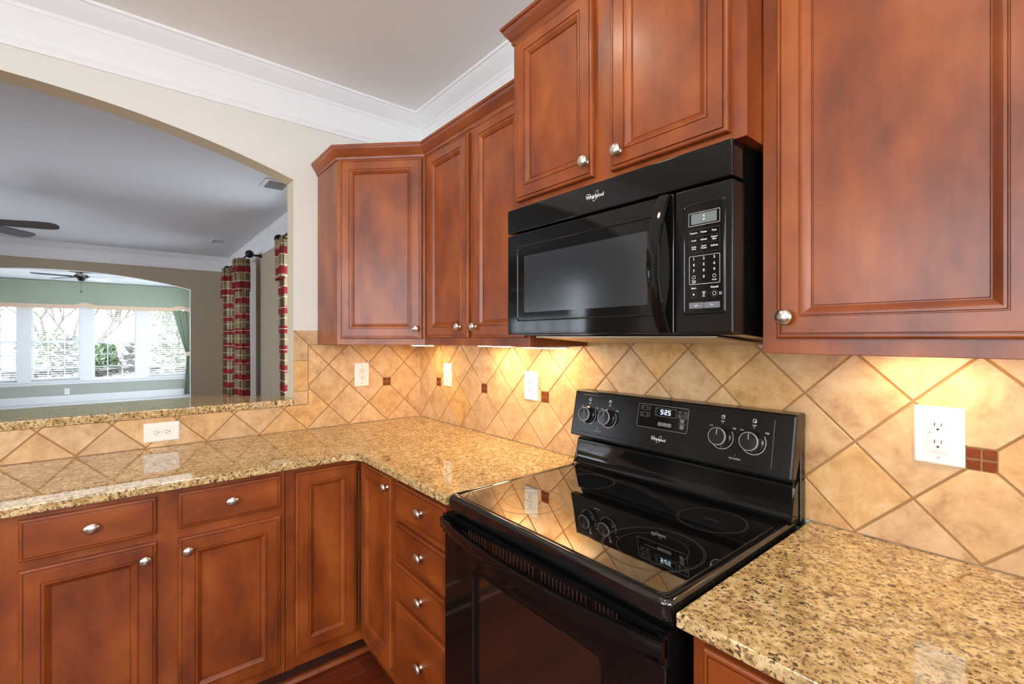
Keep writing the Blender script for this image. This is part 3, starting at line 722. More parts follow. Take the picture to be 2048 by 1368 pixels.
# ================================================================ UNDER CABINET LIGHTS
def ucl(F,u0,u1,d0,d1,z,label,zt=UB+.014):
    t=thing('under_cabinet_light',F.P((u0+u1)/2,(d0+d1)/2,z),label,'light','slim lights under the wall cabinets')
    bm=NB(); box(bm,F,u0,u1,d0,d1,z-.010,zt-.0004,.001,1); obj('housing',bm,M['lightcase'],t)
    bm=NB(); box(bm,F,u0+.01,u1-.01,d0+.008,d1-.008,z-.0125,z-.0101); obj('diffuser',bm,M['warmled'],t,smooth=0)
ucl(ST,.19,.37,.11,.17,UB-.0008,'slim warm light under the diagonal corner wall cabinet',UB)
ucl(ST,.78,1.00,.07,.14,1.3645,'slim warm light under the two door wall cabinet, nearer the corner')
ucl(ST,1.10,1.31,.07,.14,1.3630,'slim warm light under the two door wall cabinet, beside the microwave')
ucl(ST,2.26,2.44,.07,.12,1.3690,'slim warm light under the wall cabinet right of the microwave')

# ================================================================ RANGE
RX0,RX1=1.356,2.098
rg=thing('electric_range',(1.727,-.33,0),'black freestanding electric range with glass cooktop and backguard controls','range')
bm=NB(); box(bm,ST,1.362,2.092,.02,.628,.09,.888,.002,1); obj('body',bm,M['black'],rg)
for u in (1.40,2.05):
    for d in (.08,.56): bm=NB(); lathe(bm,[(.018,0),(.018,.09)],ST.P(u,d,0),(0,0,1),12); obj('leg_leveler',bm,M['blackmatte'],rg)
# cooktop frame with rolled rim
bm=NB(); prev=None
for ins,z in ((.006,.886),(0,.890),(0,.9165),(.0022,.9225),(.007,.9262),(.012,.9270),(.016,.9258),(.0185,.9242),(.0225,.9236)):
    pts=rrect(RX0+ins,RX1-ins,.052+ins,.647-ins,.020-min(ins,.012)*.6,5)
    ring=[bm.verts.new(ST.P(u,d,z)) for u,d in pts]
    if prev:
        for i in range(len(ring)): bm.faces.new((prev[i],prev[(i+1)%len(ring)],ring[(i+1)%len(ring)],ring[i]))
    else: bm.faces.new(ring)
    prev=ring
bm.faces.new(prev); obj('cooktop_frame',bm,plain('black_porcelain_rim',(.006,.006,.006,1),  .08,ior=1.75,var=.1),rg,smooth=60)
bm=NB(); prism(bm,[ST.P(u,d,.9237) for u,d in rrect(RX0+.0245,RX1-.0245,.079,.6225,.016,5)],(0,0,.0012)); gl=obj('cooktop_glass',bm,M['blackglass'],rg,smooth=0)
CF=Fr((0,0,.9251),(1,0,0),(0,0,1),(0,-1,0))   # drawing plane of the glass: u = x, up = towards the front
for cu,cd,rs in ((1.548,.492,(.108,.104,.068)),(1.540,.215,(.080,.0765)),(1.955,.222,(.085,.0815)),(1.948,.476,(.112,.108,.078))):
    bm=NB()
    for r in rs: arc_strip(bm,CF,0,cu,cd,r,0,360,.0009,64)
    obj('burner_ring',bm,M['ring'],gl,smooth=0)
for cu,cd in ((1.548,.492),(1.955,.222),(1.948,.476)):
    bm=NB(); flat(bm,[(cu-.02,cd-.001),(cu+.02,cd-.001),(cu+.02,cd+.001),(cu-.02,cd+.001)],CF,.00005); obj('glass_marking',bm,M['ring'],gl,smooth=0)
# backguard
bm=NB(); prof=[(.018,.905),(.108,.9245),(.094,.9262),(.086,.932),(.079,.944),(.075,.960),(.0735,.985),(.0735,1.008),(.071,1.0165),(.064,1.021),(.018,1.021)]
prism(bm,[ST.P(1.352,d,z) for d,z in prof],(.744,0,0))
bmesh.ops.bevel(bm,geom=[e_ for e_ in bm.edges if abs(e_.verts[0].co.x-e_.verts[1].co.x)<1e-6 and e_.verts[0].co.y<-.06 and e_.verts[1].co.y<-.06 and min(e_.verts[0].co.z,e_.verts[1].co.z)>.93],offset=.006,segments=3,affect='EDGES')
obj('backguard',bm,M['black'],rg,smooth=50)
bm=NB(); box(bm,ST,1.3495,2.0995,.0095,.040,.905,1.168,.002,1); obj('rear_housing',bm,M['black'],rg)
bm=NB(); box(bm,ST,1.36,2.09,.0405,.058,1.019,1.036); obj('recess',bm,M['darkgap'],rg,smooth=0)
bm=NB(); prism(bm,[ST.P(1.3475,d,z) for d,z in ((.012,1.197),(.072,1.197),(.106,1.034),(.075,1.034),(.012,1.160))],(.7545,0,0))
bmesh.ops.bevel(bm,geom=bm.edges[:],offset=.006,segments=3,affect='EDGES',profile=.6)
con=obj('control_console',bm,M['panelblack'],rg,smooth=50)
up=Vector((0,.034,.163)).normalized(); CN=Fr((0,-.106,1.034),(1,0,0),Vector((0,-up.z,up.y)),up)
bm=NB(); prev=None
pp=[rrect(1.383+i,2.053-i,.015+i,.1535-i,.008,5) for i in (0,.0022)]
a=[bm.verts.new(CN.P(u,-.0005,h)) for u,h in pp[0]]; b=[bm.verts.new(CN.P(u,.0016,h)) for u,h in pp[1]]
for i in range(len(a)): bm.faces.new((a[i],a[(i+1)%len(a)],b[(i+1)%len(a)],b[i]))
bm.faces.new(b); obj('control_panel',bm,M['panelblack'],rg,smooth=50)
PD=.0017
KN=((1.424,.0805),(1.514,.0805),(1.914,.0815),(2.000,.0815))
for i,(ku,kh) in enumerate(KN):
    bm=NB(); lathe(bm,[(0,0),(.0300,0),(.0300,.003),(.0262,.006),(.0250,.024),(.0238,.0262),(.0225,.0268),(0,.0268)],CN.P(ku,PD,kh),CN.n,36)
    k=obj('control_knob',bm,M['blackmatte'],rg,smooth=40)
    bm=NB(); lathe(bm,[(.0253,.0232),(.0249,.0262),(.0238,.0272),(.0226,.0268)],CN.P(ku,PD,kh),CN.n,36); obj('rim',bm,M['legendgrey'],k,smooth=60)
    bm=NB(); box(bm,CN,ku-.0011,ku+.0011,PD+.0262,PD+.0274,kh+.004,kh+.021); obj('pointer',bm,M['legendgrey'],k,smooth=0)
for half in (0,1):
  bm=NB(); it=[]
  for i,(ku,kh) in list(enumerate(KN))[half*2:half*2+2]:
    cu=ku+.002
    arc_strip(bm,CN,PD+.0001,cu,kh,.0335,-(110) if i else -80,(35) if i else 40,.0011,40)
    arc_strip(bm,CN,PD+.0001,cu,kh,.0335,145,250 if i else 255,.0011,30)
    it+= [('OFF',cu,kh+.0435,.0062,'CENTER'),('Low',cu-.032,kh+.0285,.0056,'CENTER'),('High',cu+.034,kh+.0285,.0056,'CENTER')]
    outline(bm,rrect(cu-.0048,cu+.0048,kh+.0515,kh+.061,.0018,3),CN,PD+.0001,.0011)
    dx,dz=((-.0022,-.0022),(-.0022,.0022),(.0022,.0022),(.0022,-.0022))[i]
    lathe(bm,[(0,.0002),(.0022,.0002),(.0022,.0001)],CN.P(cu+dx,PD,kh+.0562+dz),CN.n,12)
    lathe(bm,[(0,.0003),(.0011,.0003),(.0011,.0001)],CN.P(cu,PD,kh+.0385),CN.n,10)
  it+=[[('Cooktop On',1.474,.029,.0062,'CENTER')],[('Hot Surface',1.958,.029,.0066,'CENTER')]][half]
  text_into(bm,it,CN,PD)
  if half==0: lathe(bm,[(0,.0003),(.0012,.0003),(.0012,.0001)],CN.P(1.474,PD,.0375),CN.n,10)
  obj('printed_legend',bm,M['legend'],con,smooth=0)
bm=NB(); lathe(bm,[(0,.0008),(.0016,.0006),(.002,0)],CN.P(1.958,PD,.0395),CN.n,14); obj('hot_surface_light',bm,M['redled'],con)
def logo(bm,F,u,z,s,d):
    text_into(bm,[('Whirlpool',u,z,s,'CENTER')],F,d,bold=s*.018)
    n=48; cx,cz=u+s*.18,z+s*.05; A=[];B=[]
    for k in range(n+1):      # tilted swoosh ring behind the letters, open where the word crosses it
        a=2*math.pi*k/n
        def pt(r1,r2):
            x,y=r1*math.cos(a),r2*math.sin(a); t_=math.radians(58); return F.P(cx+x*math.cos(t_)-y*math.sin(t_),d+.0002,cz+x*math.sin(t_)+y*math.cos(t_))
        A.append(pt(s*1.05,s*.40)); B.append(pt(s*.98,s*.34))
    for k in range(n):
        w=(k+.5)/n
        if .19<w<.30 or .69<w<.80: continue
        bm.faces.new([bm.verts.new(p) for p in (A[k],A[k+1],B[k+1],B[k])])
    arc_strip(bm,F,d+.0002,u-s*1.55,z-s*.35,s*1.05,62,118,s*.09,12)
bm=NB(); logo(bm,CN,1.7185,.0405,.0125,PD); obj('brand_logo',bm,M['legend'],con,smooth=0)
# touch panel with the clock
bm=NB(); P0=rrect(1.634,1.812,.072,.1465,.006,5); prism(bm,[CN.P(u,PD-.0005,h) for u,h in P0],CN.n*.0012); outl=None
tp=obj('touch_panel',bm,M['black'],rg,smooth=0)
TD=PD+.0009
bm=NB(); outline(bm,P0,CN,TD,.0009)
outline(bm,rrect(1.643,1.679,.1275,.1405,.003,4),CN,TD,.0006); outline(bm,rrect(1.643,1.679,.1060,.1200,.003,4),CN,TD,.0006)
outline(bm,rrect(1.697,1.771,.1135,.1395,.003,4),CN,TD,.0006)
for u in (1.783,1.803): arc_strip(bm,CN,TD,u,.1225,.0075,0,360,.0006,24)
flat(bm,[(1.781,.1195),(1.787,.1225),(1.781,.1255)],CN,TD+.0001); arc_strip(bm,CN,TD,1.803,.1225,.0038,0,360,.0006,20)
text_into(bm,[('Bake',1.652,.134,.005,'CENTER'),('Broil',1.670,.134,.005,'CENTER'),('Self',1.652,.1152,.0042,'CENTER'),('Clean',1.652,.1105,.0042,'CENTER'),('Oven',1.670,.1152,.0042,'CENTER'),('Light',1.670,.1105,.0042,'CENTER'),
  ('Bake',1.704,.1345,.0038,'CENTER'),('Broil',1.704,.1265,.0038,'CENTER'),('On',1.704,.1190,.0038,'CENTER'),('Start',1.783,.1345,.0055,'CENTER'),('Cancel',1.803,.1345,.0055,'CENTER'),('Temp/Time',1.793,.0985,.0045,'CENTER')],CN,TD)
obj('printed_legend',bm,M['legendgrey'],tp,smooth=0)
for u in (1.7185,1.7345,1.7505): bm=NB(); prism(bm,[CN.P(a,TD-.0002,h) for a,h in rrect(u-.0076,u+.0076,.083,.0945,.002,3)],CN.n*.0006); obj('button',bm,M['greybutton'],tp,smooth=0)
for h in (.1075,.0895): bm=NB(); prism(bm,[CN.P(a,TD-.0002,b_) for a,b_ in rrect(1.7865,1.7995,h-.0062,h+.0062,.002,3)],CN.n*.0006); obj('button',bm,M['greybutton'],tp,smooth=0)
SEG={'5':'afgcd','2':'abged','1':'bc'}
def seven(bm,F,ch,u,z,w,h,t,d):
    g=t*.15; zm=z+h/2
    R={'a':(u,u+w,z+h-t,z+h),'g':(u,u+w,zm-t/2,zm+t/2),'d':(u,u+w,z,z+t),'f':(u,u+t,zm+g,z+h-g),'b':(u+w-t,u+w,zm+g,z+h-g),'e':(u,u+t,z+g,zm-g),'c':(u+w-t,u+w,z+g,zm-g)}
    for s in SEG[ch]: a,b,c,e_=R[s]; flat(bm,[(a,c),(b,c),(b,e_),(a,e_)],F,d)
bm=NB(); u=1.7165
for ch in '5:25':
    if ch==':':
        for zz in (.1235,.1305): flat(bm,[(u-.0010,zz-.0011),(u+.0012,zz-.0011),(u+.0012,zz+.0011),(u-.0010,zz+.0011)],CN,TD+.0002)
        u+=.0035
    else: seven(bm,CN,ch,u,.1195,.0085,.0150,.0023,TD+.0002); u+=.0118 if ch!='5' else .0112
obj('clock_digits',bm,M['blueled'],tp,smooth=0)
# vent trim, door, handle
bm=NB(); box(bm,ST,1.357,2.097,.60,.649,.8195,.8745,.0015,2); vt=obj('vent_trim',bm,M['black'],rg)
for a,b,k in ((1.478,1.552,7),(1.588,1.742,12),(1.772,1.905,12),(1.932,1.985,6)):
    bm=NB()
    for i in range(k):
        u=a+(b-a)*i/(k-1); box(bm,ST,u-.0011,u+.0011,.6485,.6498,.834,.8585)
    obj('vent_slot_row',bm,M['slot'],vt,smooth=0)
bm=NB(); prev=None      # oven door: flat front with a bevelled recess around the window
for pts,d in ((rrect(1.359,2.095,.160,.818,.006,6),.626),(rrect(1.359,2.095,.160,.818,.006,6),.653),(rrect(1.362,2.092,.163,.815,.005,6),.656),(rrect(1.500,1.966,.385,.771,.034,6),.656),(rrect(1.503,1.963,.388,.768,.032,6),.6545),(rrect(1.521,1.945,.406,.750,.022,6),.645)):
    ring=[bm.verts.new(ST.P(u,d,z)) for u,z in pts]
    if prev:
        for i_ in range(len(ring)): bm.faces.new((prev[i_],prev[(i_+1)%len(ring)],ring[(i_+1)%len(ring)],ring[i_]))
    else: bm.faces.new(ring[::-1])
    prev=ring
bm.faces.new(prev); dr=obj('oven_door',bm,M['black'],rg,smooth=30)
bm=NB(); prism(bm,[ST.P(u,.6452,z) for u,z in rrect(1.5225,1.9435,.4075,.7485,.021,6)],(0,-.0014,0)); obj('door_window',bm,plain('smoked_oven_glass',(.012,.008,.006,1),.06,ior=2.4),dr,smooth=0)
bm=NB(); rows=[]; n=32
for k in range(n+1):
    t_=k/n; u=1.3575+(2.0965-1.3575)*t_; s=1-(2*t_-1)**2; b=.671+.040*s
    rows.append([bm.verts.new(ST.P(u,d,z)) for d,z in ((b-.018,.8635),(b-.004,.8665),(b,.8650),(b+.0012,.860),(b-.001,.8365),(b-.004,.8335),(b-.018,.8345))])
for A,B in zip(rows,rows[1:]):
    for i in range(7): bm.faces.new((A[i],A[(i+1)%7],B[(i+1)%7],B[i]))
bm.faces.new(rows[0][::-1]); bm.faces.new(rows[-1])
for u0,u1 in ((1.3575,1.372),(2.084,2.0965)): box(bm,ST,u0,u1,.640,.660,.8195,.8735)
obj('door_handle',bm,M['black'],rg,smooth=40)
bm=NB(); box(bm,ST,1.359,2.095,.60,.652,.05,.150,.004,2); obj('storage_drawer',bm,M['black'],rg)

# ================================================================ MICROWAVE
mw=thing('microwave',(1.717,-.2,1.38),'black over-the-range microwave with curved handle and keypad','microwave')
bm=NB(); prism(bm,[ST.P(1.346,d,z) for d,z in ((.0125,1.378),(.345,1.4005),(.345,1.8165),(.0125,1.8165))],(.746,0,0)); bd=obj('body',bm,M['black'],mw,smooth=0)
bm=NB(); prism(bm,[ST.P(1.40,d,z) for d,z in ((.05,1.3785),(.325,1.3975),(.325,1.3935),(.05,1.3745))],(.62,0,0)); obj('underside_panel',bm,M['underpan'],mw,smooth=0)
bm=NB(); box(bm,ST,1.3406,2.0931,.3455,.4000,1.7365,1.8155,.0035,3); vg=obj('vent_grille',bm,M['black'],mw)
bm=NB(); logo(bm,ST,1.7180,1.7790,.0150,.4002); obj('brand_logo',bm,M['legend'],vg,smooth=0)
bm=NB(); box(bm,ST,1.3412,1.9555,.3455,.4000,1.4037,1.7300,.0030,3); md=obj('door',bm,M['black'],mw)
bm=NB(); prev=None
for ins,dep in ((0,0),(.0012,.0014),(.003,.0014),(.005,-.0002)):
    ring=[bm.verts.new(ST.P(u,.4000+dep,z)) for u,z in rrect(1.389+ins,1.908-ins,1.4460+ins,1.6893-ins,.008,5)]
    if prev:
        for i in range(len(ring)): bm.faces.new((prev[i],prev[(i+1)%len(ring)],ring[(i+1)%len(ring)],ring[i]))
    prev=ring
obj('window_bezel',bm,M['black'],md,smooth=50)
M['mwglass']=plain('smoked_screen_glass',(.022,.026,.030,1),.14,ior=1.75,var=.05)
bm=NB(); prism(bm,[ST.P(u,.3998,z) for u,z in rrect(1.4245,1.8843,1.4740,1.6552,.004,4)],(0,-.0006,0)); obj('door_window',bm,M['mwglass'],md,smooth=0)
bm=NB(); rows=[]; n=28
for k in range(n+1):
    t_=k/n; z=1.4045+.3250*t_; d=.4005+.046*math.sin(math.pi*t_)**.85; w=.002*math.sin(math.pi*t_)
    rows.append([bm.verts.new(ST.P(u,dd,z)) for u,dd in ((1.917-w,d),(1.9185-w,d+.006),(1.930,d+.009),(1.946,d+.007),(1.949,d+.001),(1.947,d-.004 if 0<k<n else d),(1.922,d-.004 if 0<k<n else d))])
for A,B in zip(rows,rows[1:]):
    for i in range(7): bm.faces.new((A[i],A[(i+1)%7],B[(i+1)%7],B[i]))
bm.faces.new(rows[0][::-1]); bm.faces.new(rows[-1]); obj('handle',bm,M['black'],mw,smooth=50)
bm=NB(); box(bm,ST,1.9592,2.0931,.3455,.4000,1.4037,1.7300,.0030,3); cp=obj('control_panel',bm,M['panelblack'],mw)
bm=NB(); prev=None
for ins,dep in ((-.003,0),(-.001,.0022),(.001,.0022),(.003,.0006)):
    ring=[bm.verts.new(ST.P(u,.4000+dep,z)) for u,z in rrect(1.982+ins,2.0745-ins,1.4485+ins,1.6925-ins,.006,5)]
    if prev:
        for i in range(len(ring)): bm.faces.new((prev[i],prev[(i+1)%len(ring)],ring[(i+1)%len(ring)],ring[i]))
    prev=ring
bm.faces.new(prev); obj('keypad',bm,M['black'],cp,smooth=50)
MD=.4008
bm=NB(); flat(bm,[(1.9995,1.6475),(2.0585,1.6475),(2.0585,1.6705),(1.9995,1.6705)],ST,MD+.0001); obj('display',bm,M['lcd'],cp,smooth=0)
bm=NB()
for zz in (1.6632,1.6558): flat(bm,[(2.0282,zz-.0015),(2.0308,zz-.0015),(2.0308,zz+.0015),(2.0282,zz+.0015)],ST,MD+.0004)
obj('display_colon',bm,M['blueled'],cp,smooth=0)
bm=NB(); outline(bm,rrect(1.9935,2.0655,1.6440,1.6735,.0015,3),ST,MD,.0006)
outline(bm,rrect(1.9945,2.0655,1.5130,1.5765,.003,4),ST,MD,.0007)
c3=(2.0057,2.0293,2.0531); it=[]
for j,row in enumerate((('1','2','3'),('4','5','6'),('7','8','9'))):
    for u,s in zip(c3,row): it.append((s,u,1.5697-.01335*j,.0085,'CENTER'))
it+=[('0',c3[1],1.5290,.0085,'CENTER'),('Popcorn',c3[0],1.6279,.0052,'CENTER'),('Potato',c3[1],1.6279,.0052,'CENTER'),('Pizza',c3[2],1.6279,.0052,'CENTER'),
 ('Cook',c3[0],1.6112,.0052,'CENTER'),('Reheat',c3[1],1.6112,.0052,'CENTER'),('Soften/',c3[2],1.6138,.0050,'CENTER'),('Melt',c3[2],1.6088,.0050,'CENTER'),
 ('Cook',c3[0],1.5970,.0050,'CENTER'),('Time',c3[0],1.5922,.0050,'CENTER'),('Cook',c3[1],1.5970,.0050,'CENTER'),('Power',c3[1],1.5922,.0050,'CENTER'),('Defrost',c3[2],1.5948,.0052,'CENTER'),
 ('Timer',c3[0],1.5210,.0040,'CENTER'),('on/off',c3[0],1.5172,.0036,'CENTER'),('Clock',c3[2],1.5205,.0042,'CENTER'),('Start',c3[0],1.5045,.0062,'CENTER'),('Cancel',c3[2],1.5045,.0062,'CENTER'),
 ('Add',c3[1],1.4945,.0040,'CENTER'),('30',c3[1],1.4905,.0046,'CENTER'),('Sec',c3[1],1.4862,.0040,'CENTER'),('Hold',2.0670,1.4915,.0030,'CENTER'),('3 sec',2.0670,1.4880,.0030,'CENTER')]
for u in (c3[0],c3[2]): arc_strip(bm,ST,MD,u,1.5290,.0040,0,360,.0007,20)
flat(bm,[(c3[0]-.0018,1.4875),(c3[0]+.0028,1.4905),(c3[0]-.0018,1.4935)],ST,MD); arc_strip(bm,ST,MD,c3[2],1.4905,.0042,0,360,.0007,20)
text_into(bm,it,ST,MD,bold=.00012); obj('printed_legend',bm,M['legend'],cp,smooth=0)
bm=NB(); outline(bm,rrect(1.9945,2.0655,1.5835,1.6355,.002,3),ST,MD,.0004)
for u in c3: arc_strip(bm,ST,MD,u,1.4905,.0080,0,360,.0005,24)
for z in (1.6195,1.6035): flat(bm,[(1.9965,z),(2.0640,z),(2.0640,z+.0003),(1.9965,z+.0003)],ST,MD)
obj('key_outline',bm,M['ring'],cp,smooth=0)
for u0,u1,s in ((1.9945,2.0292,'Light'),(2.0302,2.0655,'Fan')):
    bm=NB(); prism(bm,[ST.P(u,MD-.0003,z) for u,z in rrect(u0,u1,1.4590,1.4725,.0015,3)],(0,-.0008,0)); b=obj('button',bm,M['greybutton'],cp,smooth=0)
bm=NB(); text_into(bm,[('Light',2.0118,1.4658,.0055,'CENTER'),('Fan',2.0478,1.4658,.0055,'CENTER')],ST,MD+.0006); obj('button_legend',bm,M['legend'],cp,smooth=0)

# ================================================================ LIVING ROOM
def drape(bm,x0,x1,yc,amp,zt,zb,npl,nz=10,n=60,flare=(1,1),off=0,phase=0):
    uvl=bm.loops.layers.uv.verify(); grid=[]
    for j in range(nz+1):
        s=j/nz; z=zt+(zb-zt)*s; k=flare[0]+(flare[1]-flare[0])*s; row=[]
        for i in range(n+1):
            t_=i/n; x=x0+(x1-x0)*(.5+(t_-.5)*k); y=yc-off+amp*k*(math.sin(2*math.pi*npl*t_+phase)+.25*math.sin(2*math.pi*npl*2.3*t_+1+s*1.5))
            row.append((bm.verts.new((x,y,z)),(t_*abs(x1-x0)*2.6,z)))
        grid.append(row)
    for j in range(nz):
        for i in range(n):
            c=[grid[j][i],grid[j][i+1],grid[j+1][i+1],grid[j+1][i]]; f=bm.faces.new([v for v,_ in c])
            for l,(_,uv) in zip(f.loops,c): l[uvl].uv=uv
def plaid_panel(x0,x1,yc,amp,npl,zt,zv,label,lining=None,phase=0,flare=(.92,1.12)):
    t=thing('plaid_curtain',((x0+x1)/2,yc,0),label,'curtain','red plaid curtains in the living room')
    bm=NB(); drape(bm,x0,x1,yc,amp,zt-.02,.02,npl,flare=flare,phase=phase); obj('panel',bm,M['plaid'],t,smooth=80)
    bm=NB(); drape(bm,x0+.02,x1-.02,yc,amp*1.25,zt,zv,npl,nz=5,flare=(1,1.08),off=.012,phase=phase+.3); fl=obj('attached_flounce',bm,M['plaid'],t,smooth=80)
    bm=NB()
    for k in range(46):
        t_=k/45; x=x0+.02+(x1-x0-.04)*(.5+(t_-.5)*1.08); y=yc-.012+amp*1.25*1.08*(math.sin(2*math.pi*npl*t_+phase+.3)+.25*math.sin(2*math.pi*npl*2.3*t_+1+1.5)); lathe(bm,[(0,.0),(.011,-.012),(0,-.028)],(x,y,zv),(0,0,1),5)
    obj('fringe',bm,M['plaid'],fl)
    if lining:
        bm=NB(); box(bm,WORLD,lining[0],lining[1],lining[2],lining[3],.02,zt-.05); obj('lining',bm,M['lining'],t,smooth=0)
    return t
plaid_panel(-4.76,-4.43,-.195,.060,2.5,2.44,2.03,'red plaid curtain panel with white lining showing, middle of the living room wall',(-4.45,-4.42,-.118,-.062),.4)
plaid_panel(-6.02,-5.74,-.165,.052,2.5,2.46,2.03,'red plaid curtain panel nearest the far living room corner',None,.9)
plaid_panel(-2.93,-2.62,-.105,.040,2.5,2.43,2.02,'red plaid curtain panel cut off by the pass-through jamb',None,2.2,(1.0,.60))
def rod(x0,x1,y,z,label):
    t=thing('curtain_rod',((x0+x1)/2,y,z),label,'curtain rod','dark curtain rods')
    bm=NB(); tube(bm,[(x0,y,z),(x1,y,z)],.013,12); obj('pole',bm,M['bronze'],t)
    for x,s in ((x0,-1),(x1,1)):
        bm=NB(); lathe(bm,[(.013,0),(.024,.004),(.018,.014),(.040,.030),(.052,.055),(.046,.085),(.024,.105),(0,.112)],(x,y,z),(s,0,0),18); obj('finial',bm,M['bronze'],t,smooth=60)
    for x in (x0+.03,x1-.015):
        bm=NB(); box(bm,WORLD,x-.012,x+.012,y,-.002,z-.012,z+.012); lathe(bm,[(.03,0),(.03,.012),(0,.012)],(x,-.001,z),(0,-1,0),14); obj('bracket',bm,M['bronze'],t)
rod(-6.02,-4.40,-.150,2.482,'dark curtain rod with ball finials near the far living room corner')
rod(-2.93,-1.60,-.105,2.463,'dark curtain rod end showing beside the pass-through jamb')

def vent(x0,x1,y0,y1,z,label,ns):
    t=thing('ceiling_vent',((x0+x1)/2,(y0+y1)/2,z),label,'vent','white ceiling registers')
    bm=NB(); w=.028
    for a,b,c,e_ in ((x0,x1,y0,y0+w),(x0,x1,y1-w,y1),(x0,x0+w,y0+w,y1-w),(x1-w,x1,y0+w,y1-w)): box(bm,WORLD,a,b,c,e_,z-.010,z-.0005)
    obj('frame',bm,M['vent'],t,smooth=0)
    bm=NB(); box(bm,WORLD,x0+w,x1-w,y0+w,y1-w,z-.003,z-.0006); obj('duct_opening',bm,M['hole'],t,smooth=0)
    bm=NB()
    for i in range(ns):
        x=x0+w+(x1-x0-2*w)*(i+.5)/ns; box(bm,WORLD,x-.0022,x+.0022,y0+w,y1-w,z-.0066,z-.0040)
    obj('louvers',bm,M['vent'],t,smooth=0)
vent(-2.05,-1.76,-.485,-.275,CEIL,'white ceiling register near the top of the arched pass-through',11)
vent(-5.21,-4.90,-.50,-.31,CEIL,'white ceiling register far back on the living room ceiling',11)

def fan(c,zc,zb,r,w,ang,bladem,label,chain=False,down=.0,nb=5):
    cx,cy=c; t=thing('ceiling_fan',(cx,cy,zb),label,'ceiling fan','ceiling fans')
    bm=NB(); lathe(bm,[(0,0),(.075,0),(.17 if chain else .07,-.004),(.17 if chain else .06,-.028),(.05,-.036),(.016,-.045),(.014,zb+.03-zc)],(cx,cy,zc-.0006),(0,0,1),24); obj('canopy',bm,M['bronze'],t)
    bm=NB(); lathe(bm,[(.014,.05),(.05,.045),(.095,.03),(.10,0),(.09,-.02),(.055,-.035),(.05,-.06),(.03,-.075),(0,-.078)],(cx,cy,zb),(0,0,1),24); obj('motor_housing',bm,M['bronze'],t)
    for k in range(nb):
        a=math.radians(ang+360/nb*k); e1=Vector((math.cos(a),math.sin(a),0)); e2=Vector((-math.sin(a),math.cos(a),0)); o_=Vector((cx,cy,zb))
        pts=[(.20*r,-.36*w),(.45*r,-.44*w),(.80*r,-.5*w),(.93*r,-.46*w),(.985*r,-.30*w),(r,-.05*w),(.985*r,.22*w),(.94*r,.42*w),(.86*r,.5*w),(.45*r,.44*w),(.20*r,.36*w)]
        bm=NB(); tilt=-.27
        prism(bm,[o_+e1*p+e2*q_+Vector((0,0,q_*tilt-down*p)) for p,q_ in pts],(0,0,-.006)); b=obj('blade',bm,bladem[k%len(bladem)],t,smooth=0)
        bm=NB(); prism(bm,[o_+e1*p+e2*q_+Vector((0,0,q_*tilt+.002-down*p)) for p,q_ in ((.08,-.018),(.24*r+.06,-.035),(.24*r+.06,.035),(.08,.018))],(0,0,.005)); obj('blade_bracket',bm,M['bronze'],b,smooth=0)
    if chain:
        bm=NB(); tube(bm,[(cx+.03,cy,zb-.07),(cx+.03,cy,zb-.26)],.0016,6); obj('pull_chain',bm,M['bronze'],t)
        bm=NB(); lathe(bm,[(0,.014),(.012,.006),(.014,0),(.010,-.010),(0,-.014)],(cx+.03,cy,zb-.27),(0,0,1),12); obj('pull_knob',bm,M['bronze'],t)
fan((-3.52,-2.49),CEIL,2.40,.66,.135,73,[M['fanblade']],'dark bladed ceiling fan cut off by the left edge in the living room')
fan((-8.77,-2.02),2.585,2.47,.66,.13,-69.6,[M['fanblade'],M['fanblade'],M['fanlit'],M['fanlit'],M['fanblade']],'ceiling fan with pull chain in the sunroom beyond the far arch',True)

# ================================================================ SUNROOM
vl=thing('window_valance',(-11.1,-2.1,2.0),'sage green box valance with peach trim over the sunroom windows','valance')
VX0,VX1=-11.195,-11.075; va,vb=-4.05,-.15
def bot(y):
    z=1.998
    for c in (-2.09,-.42,-3.76):
        s=abs(y-c)/.22
        if s<1: z+=.052*(.5+.5*math.cos(math.pi*s))**1.1
    return z
ysv=[va+(vb-va)*k/140 for k in range(141)]
bm=NB()
for a,b in zip(ysv,ysv[1:]): face(bm,[(VX1,a,bot(a)+.085),(VX1,b,bot(b)+.085),(VX1,b,2.575),(VX1,a,2.575)])
for y in (va,vb): face(bm,[(VX0,y,bot(y)+.085),(VX1,y,bot(y)+.085),(VX1,y,2.575),(VX0,y,2.575)])
face(bm,[(VX0,va,2.575),(VX0,vb,2.575),(VX1,vb,2.575),(VX1,va,2.575)]); bmesh.ops.remove_doubles(bm,verts=bm.verts[:],dist=1e-5); obj('fabric_front',bm,M['sagefab'],vl,smooth=30)
bm=NB()
for a,b in zip(ysv,ysv[1:]):
    face(bm,[(VX1+.003,a,bot(a)),(VX1+.003,b,bot(b)),(VX1+.003,b,bot(b)+.087),(VX1+.003,a,bot(a)+.087)]); face(bm,[(VX1+.003,a,bot(a)),(VX1+.003,b,bot(b)),(VX1-.01,b,bot(b)),(VX1-.01,a,bot(a))])
for y in (va,vb): face(bm,[(VX0,y,bot(y)),(VX1+.003,y,bot(y)),(VX1+.003,y,bot(y)+.087),(VX0,y,bot(y)+.087)])
bmesh.ops.remove_doubles(bm,verts=bm.verts[:],dist=1e-5); obj('peach_border',bm,M['peach'],vl,smooth=30)
ct=thing('green_curtain',(-11.13,-.3,0),'sage green curtain tied back at the right end of the sunroom windows','curtain')
